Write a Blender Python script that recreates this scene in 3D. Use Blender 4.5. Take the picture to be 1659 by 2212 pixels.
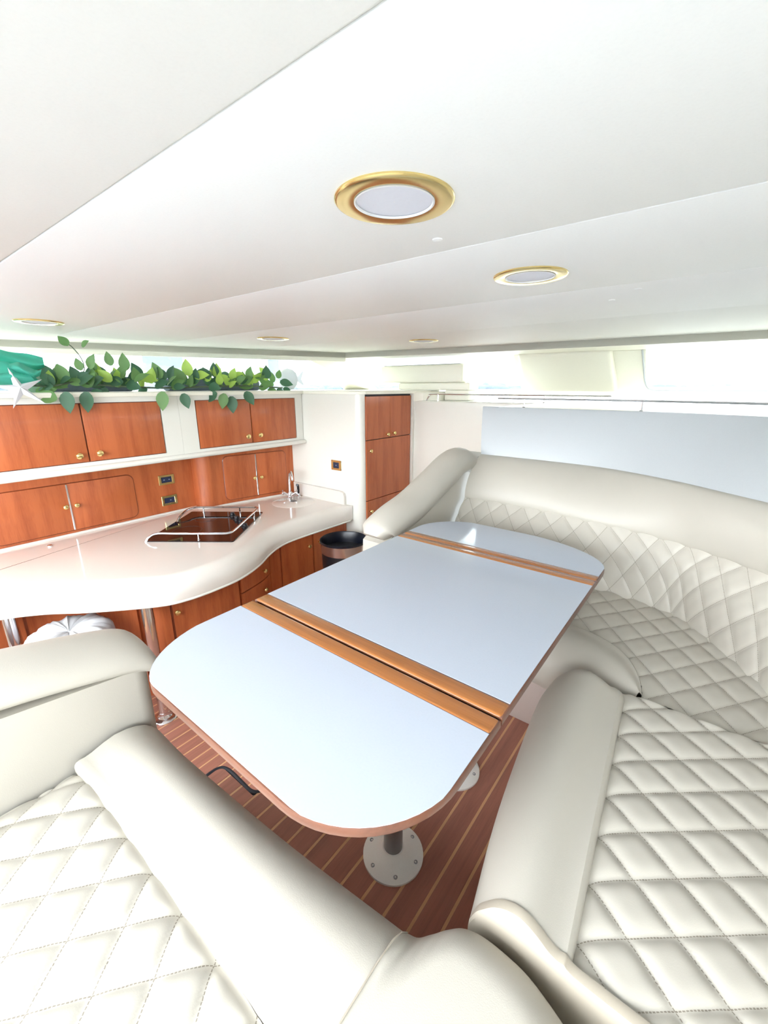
import bpy, bmesh, math, random
from mathutils import Vector, Matrix, Quaternion
from math import sin, cos, pi, radians, sqrt, atan2

for o in list(bpy.data.objects):
    bpy.data.objects.remove(o, do_unlink=True)
S = bpy.context.scene
C = S.collection
random.seed(7)

# ------------------------------------------------------------------ camera
H, YAW, FPX, HZ = 1.45, radians(38.0), 920.0, 836.0
CX, CY = 829.5, 1106.0
TH = math.atan((CY - HZ) / FPX)
cam_d = bpy.data.cameras.new('camera')
cam_d.sensor_fit = 'HORIZONTAL'
cam_d.sensor_width = 36.0
cam_d.lens = 36.0 * FPX / 1659.0
cam_d.clip_start = 0.02
cam_d.clip_end = 3000
cam = bpy.data.objects.new('camera', cam_d)
cam.location = (0, 0, H)
cam.rotation_euler = (pi / 2 - TH, 0, YAW)
C.objects.link(cam)
S.camera = cam

# ------------------------------------------------------------------ light
W = bpy.data.worlds.new('sky')
S.world = W
W.use_nodes = True
wn = W.node_tree.nodes
wn['Background'].inputs['Color'].default_value = (0.90, 0.955, 1.0, 1)
wn['Background'].inputs['Strength'].default_value = 3.0
S.view_settings.view_transform = 'Standard'
S.view_settings.look = 'None'
S.view_settings.gamma = 1.0
S.view_settings.exposure = 2.5
S.view_settings.use_curve_mapping = False


def ray(u, v):
    x = (u - CX) / FPX
    y = (v - CY) / FPX
    d = (x, cos(TH) - y * sin(TH), -(sin(TH) + y * cos(TH)))
    c, s = cos(YAW), sin(YAW)
    return Vector((c * d[0] - s * d[1], s * d[0] + c * d[1], d[2]))


def onz(u, v, z):
    d = ray(u, v)
    p = d * ((z - H) / d.z)
    return Vector((p.x, p.y, z))


def onx(u, v, x):
    d = ray(u, v)
    p = d * (x / d.x)
    return Vector((x, p.y, p.z + H))


def ony(u, v, y):
    d = ray(u, v)
    p = d * (y / d.y)
    return Vector((p.x, y, p.z + H))


# ------------------------------------------------------------------ materials
def srgb(r, g, b):
    f = lambda c: (c / 255 / 12.92) if c / 255 <= 0.04045 else ((c / 255 + 0.055) / 1.055) ** 2.4
    return (f(r), f(g), f(b), 1)


def newmat(name):
    m = bpy.data.materials.new(name)
    m.use_nodes = True
    return m, m.node_tree.nodes, m.node_tree.links, m.node_tree.nodes['Principled BSDF']


def plain(name, col, rough=0.5, metal=0.0, coat=0.0, bump=0.0, bscale=200.0, spec=0.5):
    m, n, l, b = newmat(name)
    b.inputs['Base Color'].default_value = col
    b.inputs['Roughness'].default_value = rough
    b.inputs['Metallic'].default_value = metal
    b.inputs['Coat Weight'].default_value = coat
    b.inputs['Coat Roughness'].default_value = 0.06
    b.inputs['Specular IOR Level'].default_value = spec
    g = n.new('ShaderNodeNewGeometry')
    t = n.new('ShaderNodeTexNoise')
    t.inputs['Scale'].default_value = bscale
    t.inputs['Detail'].default_value = 3
    l.new(g.outputs['Position'], t.inputs['Vector'])
    if bump:
        bp = n.new('ShaderNodeBump')
        bp.inputs['Strength'].default_value = bump
        bp.inputs['Distance'].default_value = 0.002
        l.new(t.outputs['Fac'], bp.inputs['Height'])
        l.new(bp.outputs['Normal'], b.inputs['Normal'])
    else:
        mx = n.new('ShaderNodeMix')
        mx.data_type = 'RGBA'
        mx.inputs['A'].default_value = col
        mx.inputs['B'].default_value = (col[0] * .975, col[1] * .975, col[2] * .975, 1)
        mr = n.new('ShaderNodeMapRange')
        mr.inputs['From Min'].default_value = 0.45
        mr.inputs['From Max'].default_value = 0.75
        l.new(t.outputs['Fac'], mr.inputs['Value'])
        l.new(mr.outputs['Result'], mx.inputs['Factor'])
        l.new(mx.outputs['Result'], b.inputs['Base Color'])
    return m


def wood(name, c1, c2, axis='Z', scale=9.0, stretch=0.06, rough=0.3, coat=0.6, contrast=(0.35, 0.7)):
    m, n, l, b = newmat(name)
    g = n.new('ShaderNodeNewGeometry')
    mp = n.new('ShaderNodeMapping')
    sc = {'X': (stretch, 1, 1), 'Y': (1, stretch, 1), 'Z': (1, 1, stretch)}[axis]
    mp.inputs['Scale'].default_value = sc
    l.new(g.outputs['Position'], mp.inputs['Vector'])
    t = n.new('ShaderNodeTexNoise')
    t.inputs['Scale'].default_value = scale
    t.inputs['Detail'].default_value = 6
    t.inputs['Roughness'].default_value = 0.62
    t.inputs['Distortion'].default_value = 0.6
    l.new(mp.outputs['Vector'], t.inputs['Vector'])
    t2 = n.new('ShaderNodeTexNoise')
    t2.inputs['Scale'].default_value = scale * 14
    t2.inputs['Detail'].default_value = 3
    l.new(mp.outputs['Vector'], t2.inputs['Vector'])
    ad = n.new('ShaderNodeMath')
    ad.operation = 'MULTIPLY_ADD'
    ad.inputs[1].default_value = 0.28
    l.new(t2.outputs['Fac'], ad.inputs[0])
    l.new(t.outputs['Fac'], ad.inputs[2])
    r = n.new('ShaderNodeValToRGB')
    r.color_ramp.elements[0].position = contrast[0]
    r.color_ramp.elements[0].color = c2
    r.color_ramp.elements[1].position = contrast[1]
    r.color_ramp.elements[1].color = c1
    l.new(ad.outputs['Value'], r.inputs['Fac'])
    l.new(r.outputs['Color'], b.inputs['Base Color'])
    b.inputs['Roughness'].default_value = rough
    b.inputs['Coat Weight'].default_value = coat
    b.inputs['Coat Roughness'].default_value = 0.08
    return m


def quilt_mat(name, col, thread):
    m, n, l, b = newmat(name)
    uv = n.new('ShaderNodeUVMap')
    sp = n.new('ShaderNodeSeparateXYZ')
    l.new(uv.outputs['UV'], sp.inputs['Vector'])

    def mth(op, a, bb=None):
        k = n.new('ShaderNodeMath')
        k.operation = op
        for i, x in enumerate((a, bb)):
            if x is None:
                continue
            if isinstance(x, (int, float)):
                k.inputs[i].default_value = x
            else:
                l.new(x, k.inputs[i])
        return k.outputs['Value']

    def line(p, q):
        f = mth('FRACT', mth('ADD', p, 0.5))
        d = mth('ABSOLUTE', mth('SUBTRACT', f, 0.5))
        a = mth('LESS_THAN', d, 0.011)
        dash = mth('LESS_THAN', mth('FRACT', mth('MULTIPLY', q, 15.0)), 0.72)
        return mth('MULTIPLY', a, dash)
    tot = mth('MAXIMUM', line(sp.outputs['X'], sp.outputs['Y']), line(sp.outputs['Y'], sp.outputs['X']))
    mx = n.new('ShaderNodeMix')
    mx.data_type = 'RGBA'
    mx.inputs['A'].default_value = col
    mx.inputs['B'].default_value = thread
    l.new(tot, mx.inputs['Factor'])
    l.new(mx.outputs['Result'], b.inputs['Base Color'])
    b.inputs['Roughness'].default_value = 0.48
    g = n.new('ShaderNodeNewGeometry')
    t = n.new('ShaderNodeTexNoise')
    t.inputs['Scale'].default_value = 500
    l.new(g.outputs['Position'], t.inputs['Vector'])
    bp = n.new('ShaderNodeBump')
    bp.inputs['Strength'].default_value = 0.12
    bp.inputs['Distance'].default_value = 0.001
    l.new(t.outputs['Fac'], bp.inputs['Height'])
    l.new(bp.outputs['Normal'], b.inputs['Normal'])
    return m


VINYL = srgb(180, 175, 164)
M = {}
M['vinyl'] = plain('cream_vinyl', VINYL, 0.45, bump=0.12, bscale=500)
M['quilt'] = quilt_mat('quilted_cream_vinyl', VINYL, srgb(128, 120, 108))
M['gel'] = plain('white_gelcoat', srgb(230, 229, 220), 0.25, coat=0.3)
M['gelcream'] = plain('cream_gelcoat', srgb(244, 241, 226), 0.4)
M['panelgrey'] = plain('pale_grey_vinyl_panel', srgb(182, 186, 188), 0.4)
M['headliner'] = plain('white_headliner', srgb(252, 251, 248), 0.55)
M['worktop'] = plain('warm_white_worktop', srgb(228, 222, 214), 0.12, coat=0.6)
M['cherry'] = wood('cherry_veneer', srgb(188, 102, 58), srgb(156, 76, 40), 'Z', 13, 0.09, rough=0.4, coat=0.18, contrast=(0.40, 0.72))
M['cherryY'] = wood('cherry_trim', srgb(174, 90, 52), srgb(138, 64, 38), 'Z', 9, 0.08)
M['cherryD'] = wood('cherry_groove_shade', srgb(120, 54, 30), srgb(92, 38, 22), 'Z', 9, 0.08)  # darkened cherry that paints shade into door gaps and grooves
M['edge'] = wood('table_edge_wood', srgb(106, 66, 48), srgb(80, 48, 36), 'X', 10, 0.2, rough=0.4, coat=0.3)
M['batten'] = wood('varnished_oak', srgb(156, 96, 42), srgb(114, 64, 24), 'X', 34, 0.03, rough=0.25, coat=0.8)
M['teak'] = wood('teak_plank', srgb(168, 112, 94), srgb(136, 90, 76), 'Y', 24, 0.05, rough=0.55, coat=0.05)
M['holly'] = plain('holly_strip', srgb(214, 164, 122), 0.5)
M['laminate'] = plain('white_laminate', srgb(172, 179, 190), 0.12, coat=0.25)
M['brass'] = plain('polished_brass', srgb(236, 212, 146), 0.18, metal=0.9)
M['chrome'] = plain('chrome', srgb(225, 226, 230), 0.08, metal=1.0)
M['steel'] = plain('brushed_steel', srgb(190, 188, 186), 0.3, metal=1.0)
M['alu'] = plain('painted_aluminium', srgb(244, 242, 236), 0.4)
M['polegrey'] = plain('grey_anodised_pole', srgb(150, 150, 152), 0.35, metal=0.8)
M['black'] = plain('black_plastic', srgb(22, 24, 30), 0.35)
M['rubber'] = plain('black_rubber_nosing', srgb(34, 38, 48), 0.6)
M['binblack'] = plain('black_bin_liner', srgb(12, 17, 30), 0.3)
M['rose'] = plain('rose_steel_band', srgb(186, 168, 160), 0.2, metal=0.9)
M['glassblack'] = plain('brown_black_ceramic_glass', srgb(34, 16, 16), 0.06, spec=0.35)
M['switch'] = plain('navy_switch_face', srgb(38, 48, 74), 0.35)
M['label'] = plain('pale_print', srgb(150, 165, 195), 0.5)
M['dark'] = plain('gap_shade_ring_grey', srgb(60, 60, 64), 0.7)  # grey painted as gap shade on the locker; plain on hob rings
M['piping'] = plain('shaded_vinyl_piping', srgb(170, 161, 146), 0.5, bump=0.1, bscale=500)  # cream vinyl darkened to paint the end band's shade; also the seam
M['stool'] = plain('white_linen', srgb(196, 196, 198), 0.7, bump=0.2, bscale=300)
M['diffuser'] = plain('frosted_lamp_glass', srgb(232, 234, 244), 0.5)
M['teal'] = plain('teal_satin', srgb(88, 200, 178), 0.5)
M['star'] = plain('white_starfish', srgb(222, 222, 226), 0.7)
M['leaf0'] = plain('dark_green_leaf', srgb(72, 112, 84), 0.5)
M['leaf1'] = plain('mid_green_leaf', srgb(112, 152, 92), 0.5)
M['leaf2'] = plain('lime_green_leaf', srgb(178, 212, 100), 0.5)
M['stem'] = plain('green_stem', srgb(88, 104, 78), 0.6)
M['fish'] = plain('pale_blue_enamel', srgb(236, 243, 250), 0.3)
M['mat'] = plain('blue_grey_mat', srgb(110, 124, 136), 0.8)
M['water'] = plain('pale_harbour_water', srgb(84, 96, 108), 0.3, bump=0.3, bscale=1.2)
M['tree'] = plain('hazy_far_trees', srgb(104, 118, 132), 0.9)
M['kick'] = plain('shaded_gelcoat', srgb(190, 176, 168), 0.4)  # gelcoat toned down to paint the shade on the bench front
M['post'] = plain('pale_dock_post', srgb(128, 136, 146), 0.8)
M['white'] = plain('white_paint', srgb(240, 240, 238), 0.3)

for nm in ('leaf0', 'leaf1', 'leaf2', 'teal'):
    nt = M[nm].node_tree
    pb = nt.nodes['Principled BSDF']
    tl_ = nt.nodes.new('ShaderNodeBsdfTranslucent')
    tl_.inputs['Color'].default_value = [min(1, c * 1.3) for c in pb.inputs['Base Color'].default_value[:3]] + [1]
    ms = nt.nodes.new('ShaderNodeMixShader')
    ms.inputs['Fac'].default_value = 0.3
    nt.links.new(pb.outputs['BSDF'], ms.inputs[1])
    nt.links.new(tl_.outputs['BSDF'], ms.inputs[2])
    nt.links.new(ms.outputs['Shader'], nt.nodes['Material Output'].inputs['Surface'])
m, n, l, b = newmat('window_glass')
tr = n.new('ShaderNodeBsdfTransparent')
tr.inputs['Color'].default_value = (0.60, 0.62, 0.62, 1)
gl = n.new('ShaderNodeBsdfGlossy')
gl.inputs['Roughness'].default_value = 0.02
mx = n.new('ShaderNodeMixShader')
mx.inputs['Fac'].default_value = 0.05
l.new(tr.outputs['BSDF'], mx.inputs[1])
l.new(gl.outputs['BSDF'], mx.inputs[2])
l.new(mx.outputs['Shader'], n['Material Output'].inputs['Surface'])
M['glass'] = m


# ------------------------------------------------------------------ builders
def cat(*gs):
    V, F = [], []
    for v, f in gs:
        o = len(V)
        V += [Vector(p) for p in v]
        F += [tuple(i + o for i in q) for q in f]
    return V, F


def tf(g, mat):
    return [mat @ Vector(p) for p in g[0]], g[1]


def from_bm(bm):
    bm.verts.index_update()
    g = ([v.co.copy() for v in bm.verts], [tuple(v.index for v in f.verts) for f in bm.faces])
    bm.free()
    return g


def box(x0, x1, y0, y1, z0, z1, bev=0.0, seg=2):
    bm = bmesh.new()
    bmesh.ops.create_cube(bm, size=1.0)
    for v in bm.verts:
        v.co = Vector(((x0 + x1) / 2 + v.co.x * (x1 - x0), (y0 + y1) / 2 + v.co.y * (y1 - y0), (z0 + z1) / 2 + v.co.z * (z1 - z0)))
    if bev:
        bmesh.ops.bevel(bm, geom=list(bm.edges), offset=bev, segments=seg, profile=0.5, affect='EDGES')
    return from_bm(bm)


def prism(poly, z0, z1, bev=0.0, seg=2):
    bm = bmesh.new()
    b0 = [bm.verts.new((p[0], p[1], z0)) for p in poly]
    t0 = [bm.verts.new((p[0], p[1], z1)) for p in poly]
    n_ = len(poly)
    bm.faces.new(list(reversed(b0)))
    bm.faces.new(t0)
    for i in range(n_):
        bm.faces.new((b0[i], b0[(i + 1) % n_], t0[(i + 1) % n_], t0[i]))
    bmesh.ops.recalc_face_normals(bm, faces=list(bm.faces))
    if bev:
        es = [e for e in bm.edges if (e.verts[0].co.z == e.verts[1].co.z)]
        bmesh.ops.bevel(bm, geom=es, offset=bev, segments=seg, profile=0.5, affect='EDGES')
    return from_bm(bm)


def grid(rows, close=False):
    V, F = [], []
    nr, nc = len(rows), len(rows[0])
    for r in rows:
        V += [Vector(p) for p in r]
    for i in range(nr - 1):
        for j in range(nc if close else nc - 1):
            k = (j + 1) % nc
            F.append((i * nc + j, i * nc + k, (i + 1) * nc + k, (i + 1) * nc + j))
    return V, F


def tube(path, r, nseg=12, flat=1.0, closed=False):
    P = [Vector(p) for p in path]
    R = r if isinstance(r, (list, tuple)) else [r] * len(P)
    rows = []
    nrm = None
    for i, p in enumerate(P):
        if closed:
            t = (P[(i + 1) % len(P)] - P[i - 1]).normalized()
        else:
            t = (P[min(i + 1, len(P) - 1)] - P[max(i - 1, 0)]).normalized()
        if nrm is None:
            up = Vector((0, 0, 1)) if abs(t.z) < 0.9 else Vector((1, 0, 0))
            nrm = (up - t * up.dot(t)).normalized()
        else:
            nrm = (nrm - t * nrm.dot(t)).normalized()
        bi = t.cross(nrm)
        rows.append([p + nrm * (R[i] * flat * cos(2 * pi * k / nseg)) + bi * (R[i] * sin(2 * pi * k / nseg)) for k in range(nseg)])
    if closed:
        rows.append(rows[0])
    V, F = grid(rows, True)
    if not closed:
        n_ = len(V)
        F.append(tuple(reversed(range(nseg))))
        F.append(tuple(range(n_ - nseg, n_)))
    return V, F


def lathe(prof, c=(0, 0, 0), nseg=32, cap=True):
    rows = [[Vector((c[0] + r * cos(2 * pi * k / nseg), c[1] + r * sin(2 * pi * k / nseg), c[2] + z)) for k in range(nseg)] for r, z in prof]
    V, F = grid(rows, True)
    if cap:
        n_ = len(V)
        F.append(tuple(reversed(range(nseg))))
        F.append(tuple(range(n_ - nseg, n_)))
    return V, F


def offset_poly(poly, d):
    n_ = len(poly)
    out = []
    for i in range(n_):
        a, b_, c_ = Vector(poly[i - 1]), Vector(poly[i]), Vector(poly[(i + 1) % n_])
        e1 = (b_ - a).normalized()
        e2 = (c_ - b_).normalized()
        n1 = Vector((-e1.y, e1.x))
        n2 = Vector((-e2.y, e2.x))
        nn = (n1 + n2)
        if nn.length < 1e-6:
            nn = n1
        nn.normalize()
        k = max(0.45, nn.dot(n1))
        out.append(b_ + nn * (d / k))
    return out


def pillow(poly, z0, z1, r, seg=6, crown=0.0, bot=0.0, rings=0, wts=None):
    """solid from a CCW outline with rounded top edge; optional crown"""
    P = [Vector(p[:2]) for p in poly]
    rows = []
    if bot:
        for k in range(3):
            a = pi / 2 * k / 3
            q = offset_poly(P, bot * (1 - sin(a)))
            rows.append([Vector((p.x, p.y, z0 + bot * (1 - cos(a)))) for p in q])
    else:
        rows.append([Vector((p.x, p.y, z0)) for p in P])
    for k in range(seg + 1):
        a = pi / 2 * k / seg
        q = offset_poly(P, r * (1 - cos(a)))
        if wts:
            q = [wts(P[i], q[i]) for i in range(len(P))] if callable(wts) else [P[i].lerp(q[i], wts[i]) for i in range(len(P))]
        rows.append([Vector((p.x, p.y, z1 - r + r * sin(a))) for p in q])
    q2 = offset_poly(P, r + 0.012)
    if wts:
        q2 = [wts(P[i], q2[i]) for i in range(len(P))] if callable(wts) else [P[i].lerp(q2[i], wts[i]) for i in range(len(P))]
    rows.append([Vector((p.x, p.y, z1)) for p in q2])
    cen = sum((p for p in q), Vector((0, 0))) / len(q)
    for k in range(1, rings + 1):
        s = 1 - k / (rings + 1)
        rows.append([Vector((cen.x + (p.x - cen.x) * s, cen.y + (p.y - cen.y) * s, z1 + crown * (1 - s * s))) for p in q])
    V, F = grid(rows, True)
    n_, m_ = len(V), len(P)
    F.append(tuple(reversed(range(m_))))
    F.append(tuple(range(n_ - m_, n_)))
    return V, F


def arc(c, r, a0, a1, n_=8):
    return [(c[0] + r * cos(radians(a0 + (a1 - a0) * k / n_)), c[1] + r * sin(radians(a0 + (a1 - a0) * k / n_))) for k in range(n_ + 1)]


def rrect(x0, x1, y0, y1, r, n_=5):
    return arc((x1 - r, y0 + r), r, -90, 0, n_) + arc((x1 - r, y1 - r), r, 0, 90, n_) + arc((x0 + r, y1 - r), r, 90, 180, n_) + arc((x0 + r, y0 + r), r, 180, 270, n_)


def spline(pts, n_):
    """Catmull-Rom through points (any dimension), n_ samples per span"""
    P = [Vector(p) for p in pts]
    P = [P[0] * 2 - P[1]] + P + [P[-1] * 2 - P[-2]]
    out = []
    for i in range(1, len(P) - 2):
        for k in range(n_):
            t = k / n_
            a, b_, c_, d_ = P[i - 1], P[i], P[i + 1], P[i + 2]
            out.append(0.5 * ((2 * b_) + (c_ - a) * t + (2 * a - 5 * b_ + 4 * c_ - d_) * t * t + (3 * b_ - a - 3 * c_ + d_) * t ** 3))
    out.append(P[-2])
    return out


def obj(name, g, mat, parent=None, smooth=True, angle=35, uv=None, kind=None):
    V, F = g
    lo = Vector((min(p[0] for p in V), min(p[1] for p in V), min(p[2] for p in V)))
    hi = Vector((max(p[0] for p in V), max(p[1] for p in V), max(p[2] for p in V)))
    c = (lo + hi) / 2
    me = bpy.data.meshes.new(name)
    me.from_pydata([tuple(Vector(p) - c) for p in V], [], [tuple(f) for f in F])
    if uv is not None:
        ul = me.uv_layers.new(name='UVMap')
        for lp in me.loops:
            ul.data[lp.index].uv = uv[lp.vertex_index]
    me.materials.append(M[mat] if isinstance(mat, str) else mat)
    bm = bmesh.new()
    bm.from_mesh(me)
    bmesh.ops.recalc_face_normals(bm, faces=list(bm.faces))
    bm.to_mesh(me)
    bm.free()
    if smooth:
        me.shade_smooth()
        me.set_sharp_from_angle(angle=radians(angle))
    o = bpy.data.objects.new(name, me)
    C.objects.link(o)
    o.location = c
    if parent is not None:
        attach(o, parent)
    if kind:
        o['kind'] = kind
    return o


def wloc(o):
    p = Vector(o.location)
    q = o.parent
    while q:
        p += Vector(q.location)
        q = q.parent
    return p


def attach(o, parent):
    """every parent here is unrotated and unscaled, so locations simply subtract"""
    w = Vector(o.location)
    o.parent = parent
    o.location = w - wloc(parent)


def tag(o, label, cat_, group=None):
    o['label'] = label
    o['category'] = cat_
    if group:
        o['group'] = group
    return o


def thing(name, loc, label, cat_, group=None):
    e = bpy.data.objects.new(name, None)
    e.empty_display_size = 0.05
    e.location = loc
    C.objects.link(e)
    return tag(e, label, cat_, group)


def struct(name, g, mat, **k):
    o = obj(name, g, mat, **k)
    if o.parent is None:
        o['kind'] = 'structure'
    return o


KNOB = lathe([(0.004, 0), (0.004, 0.010), (0.006, 0.013), (0.0115, 0.017), (0.0135, 0.022), (0.0115, 0.027), (0.006, 0.030), (0.001, 0.0305)], nseg=14)


def knob(p, parent, d=(1, 0, 0), s=1.0):
    q = Vector((0, 0, 1)).rotation_difference(Vector(d))
    g = tf(KNOB, Matrix.Translation(Vector(p)) @ q.to_matrix().to_4x4() @ Matrix.Scale(s, 4))
    return obj('knob', g, 'brass', parent)


# ================================================================== SETTING
GF = -0.545     # galley floor level
# ---- dinette floor: raised platform with teak planks
plat = [(-1.345, -0.9), (0.95, -0.9), (0.95, 2.69), (-1.30, 2.69), (-1.30, 1.50), (-1.12, 1.42), (-1.12, 0.70), (-1.15, 0.668), (-1.30, 0.668), (-1.335, 0.655), (-1.345, 0.62)]
fl = struct('floor', prism(plat, GF, -0.010), 'gel', smooth=False)
P0, PW = -0.445, 0.0753
for k in range(-3, 13):
    xs = P0 - PW * k           # holly strip on this line
    y1 = 0.660 if xs < -1.125 else 1.70
    y0 = 0.25
    xl, xr = xs - PW + 0.0045, xs - 0.0045
    if xr > -1.335:
        yp = 0.660 if (xl + xr) / 2 < -1.125 else 1.70
        obj('plank', box(max(xl, -1.338), xr, y0, yp, -0.010, 0.0, 0.0008, 1), 'teak', fl, smooth=False)
        obj('strip', box(xs - 0.0042, xs + 0.0042, y0, y1, -0.010, -0.0004), 'holly', fl, smooth=False)
nos = [(-1.345, 0.55), (-1.345, 0.62), (-1.338, 0.650), (-1.318, 0.665), (-1.28, 0.670), (-1.20, 0.668), (-1.155, 0.668), (-1.13, 0.682), (-1.120, 0.71), (-1.12, 0.80)]
nos = spline(nos, 3)
obj('nosing', tube([(p[0], p[1], -0.006) for p in nos], 0.009, 8), 'rubber', fl)

# ---- galley floor
gfl = struct('galley_floor', box(-4.0, -1.0, -0.9, 3.66, GF - 0.05, GF - 0.010), 'holly', smooth=False)
for k in range(-6, 18):
    xs = -1.849 - 0.0755 * k
    obj('plank', box(xs - 0.0755 + 0.0045, xs - 0.0045, -0.3, 2.9, GF - 0.010, GF, 0.0008, 1), 'teak', gfl, smooth=False)
    obj('strip', box(xs - 0.0042, xs + 0.0042, -0.3, 2.9, GF - 0.010, GF - 0.0004), 'holly', gfl, smooth=False)

# ---- ceiling with headliner panels
A0, B0, C1, C2 = Vector((-4.32, 0.87)), Vector((-3.155, 3.40)), Vector((-1.6, 3.58)), Vector((0.12, 3.675))
ceil_poly = [(-4.75, -0.9), (1.05, -0.9), (1.05, 3.66), (0.12, 3.675), (-1.6, 3.58), (-3.155, 3.40), (-4.32, 0.87)]
ce = struct('ceiling', prism(ceil_poly, 1.786, 1.83), 'headliner', smooth=False)
for y0, y1 in ((-0.9, 0.387), (0.393, 1.058), (1.062, 1.748), (1.752, 2.50)):
    obj('ceiling_panel', box(-3.5, 1.04, y0, y1, 1.780, 1.7865, 0.003 if y0 < 0.5 else 0.002, 2), 'headliner', ce)
for u, v in ((945, 517), (1322, 648), (1379, 624)):
    p = onz(u, v, 1.78)
    obj('screw_cap', lathe([(0.012, 0.0), (0.012, -0.002), (0.006, -0.004)], p, 16), 'headliner', ce)

# ---- headers over the windows
def band(pts, z0, z1, th=0.03, out=1):
    P = [Vector(p) for p in pts]
    rows = []
    for i, p in enumerate(P):
        t = (P[min(i + 1, len(P) - 1)] - P[max(i - 1, 0)]).normalized()
        nrm = Vector((-t.y, t.x)) * out
        q = p + nrm * th
        rows.append([(p.x, p.y, z0), (p.x, p.y, z1), (q.x, q.y, z1), (q.x, q.y, z0)])
    V, F = grid(rows, True)
    n_ = len(V)
    F += [(0, 1, 2, 3), (n_ - 1, n_ - 2, n_ - 3, n_ - 4)]
    return V, F


struct('wall_left', band([(-4.75, -0.9), A0, B0], 1.70, 1.79), 'gelcream', smooth=False)
struct('wall_front', band([B0, C1, C2, (1.05, 3.66)], 1.735, 1.80), 'gelcream', smooth=False)


def plate(quad, th=0.03):
    """quad given as 4 points; extruded away from the camera"""
    q = [Vector(p) for p in quad]
    nrm = (q[2] - q[0]).cross(q[3] - q[1]).normalized()
    if nrm.dot(q[0] - Vector((0, 0, H))) < 0:
        nrm = -nrm
    r = [p + nrm * th for p in q]
    n_ = len(q)
    return q + r, [tuple(range(n_)), tuple(reversed(range(n_, 2 * n_)))] + [(i, (i + 1) % n_, n_ + (i + 1) % n_, n_ + i) for i in range(n_)]


def on_line(u, v, a, b_):
    """point of the vertical plane through plan points a, b seen in direction u, v"""
    d = ray(u, v)
    a, b_ = Vector(a[:2]), Vector(b_[:2])
    e = b_ - a
    # d.xy * t = a + e*s
    det = d.x * (-e.y) + e.x * d.y
    t = (a.x * (-e.y) + e.x * a.y) / det
    return Vector((d.x * t, d.y * t, H + d.z * t))


YB = 4.45                                     # foot of the raked windscreen
SB0, SB1 = Vector((-4.85, 0.55)), Vector((-3.84, 4.50))
OFF = Vector((0, 0.50))
SOF = Vector((-0.22, 0.12))
def top_f(u, z=1.735):
    q = on_line(u, 775, (C1 if u > 1000 else B0) + OFF, (C2 if u > 1000 else C1) + OFF)
    return Vector((q.x, q.y, z))
def bot_f(u, z=1.36):
    q = ony(u, 840, YB)
    return Vector((q.x, YB, z))
def top_s(u, z=1.70):
    q = on_line(u, 775, A0 + SOF, B0 + SOF)
    return Vector((q.x, q.y, z))
def bot_s(u, z=1.36):
    q = on_line(u, 842, SB0, SB1)
    return Vector((q.x, q.y, z))
def lerp(a, b_, t):
    return a + (b_ - a) * t


sof = [(1.05, 3.66), (0.12, 3.675), (-1.6, 3.58), (-3.155, 3.40), (-4.32, 0.87), (-4.75, -0.9), (-5.05, -0.9), (-4.60, 0.95), (-3.55, 3.60), (-3.50, 3.95), (-1.6, 4.14), (0.12, 4.23), (1.05, 4.23)]
struct('trim_6', prism(list(reversed(sof)), 1.737, 1.80), 'gelcream', smooth=False)
struct('trim_1', plate([top_s(660, 1.738), top_f(752, 1.738), bot_f(822), bot_s(756)], 0.05), 'gelcream', smooth=False)
# windscreen: two openings, a broad panel between
def rk(u_t, u_b, t):
    return lerp(top_f(u_t), bot_f(u_b), t)
tw = 0.82
wf = struct('window_1', plate([rk(1109, 1131, 0), rk(1392, 1400, 0), rk(1392, 1400, 1), rk(1109, 1131, 1)], 0.04), 'gelcream', smooth=False)
obj('sill', plate([rk(1392, 1400, tw), rk(1900, 1900, tw), rk(1900, 1900, 1), rk(1392, 1400, 1)], 0.04), 'gelcream', wf, smooth=False)
obj('sill', plate([rk(752, 822, 0.90), rk(1109, 1131, 0.90), rk(1109, 1131, 1), rk(752, 822, 1)], 0.04), 'gelcream', wf, smooth=False)
# gasket around the right hand pane with rounded lower corner
gk = [rk(1385, 1395, 0.0), rk(1387, 1395, 0.3), rk(1390, 1397, 0.62), rk(1394, 1402, 0.76), rk(1404, 1413, 0.82), rk(1430, 1438, 0.835), rk(1600, 1600, 0.835), rk(1900, 1900, 0.835)]
obj('gasket', tube([p + Vector((0, -0.012, 0)) for p in spline(gk, 4)], 0.007, 8), 'panelgrey', wf)
obj('pane', plate([rk(1392, 1400, 0), rk(1900, 1900, 0), rk(1900, 1900, tw), rk(1392, 1400, tw)], 0.006), 'glass', wf, smooth=False)
obj('pane', plate([rk(752, 822, 0), rk(1109, 1131, 0), rk(1109, 1131, 0.9), rk(752, 822, 0.9)], 0.006), 'glass', wf, smooth=False)
# pillar cover standing proud of the screen
q = [rk(1124, 1140, 0.02) + Vector((0, -0.10, 0)), rk(1322, 1340, 0.02) + Vector((0, -0.10, 0)), rk(1322, 1340, 0.97) + Vector((0, -0.10, 0.02)), rk(1124, 1140, 0.97) + Vector((0, -0.10, 0.02))]
g = plate(q, 0.09)
bm = bmesh.new()
bv = [bm.verts.new(p) for p in g[0]]
for f in g[1]:
    bm.faces.new([bv[i] for i in f])
bmesh.ops.recalc_face_normals(bm, faces=list(bm.faces))
bmesh.ops.bevel(bm, geom=list(bm.edges), offset=0.035, segments=4, profile=0.5, affect='EDGES')
obj('pillar_cover', from_bm(bm), 'gelcream', wf)
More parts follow.
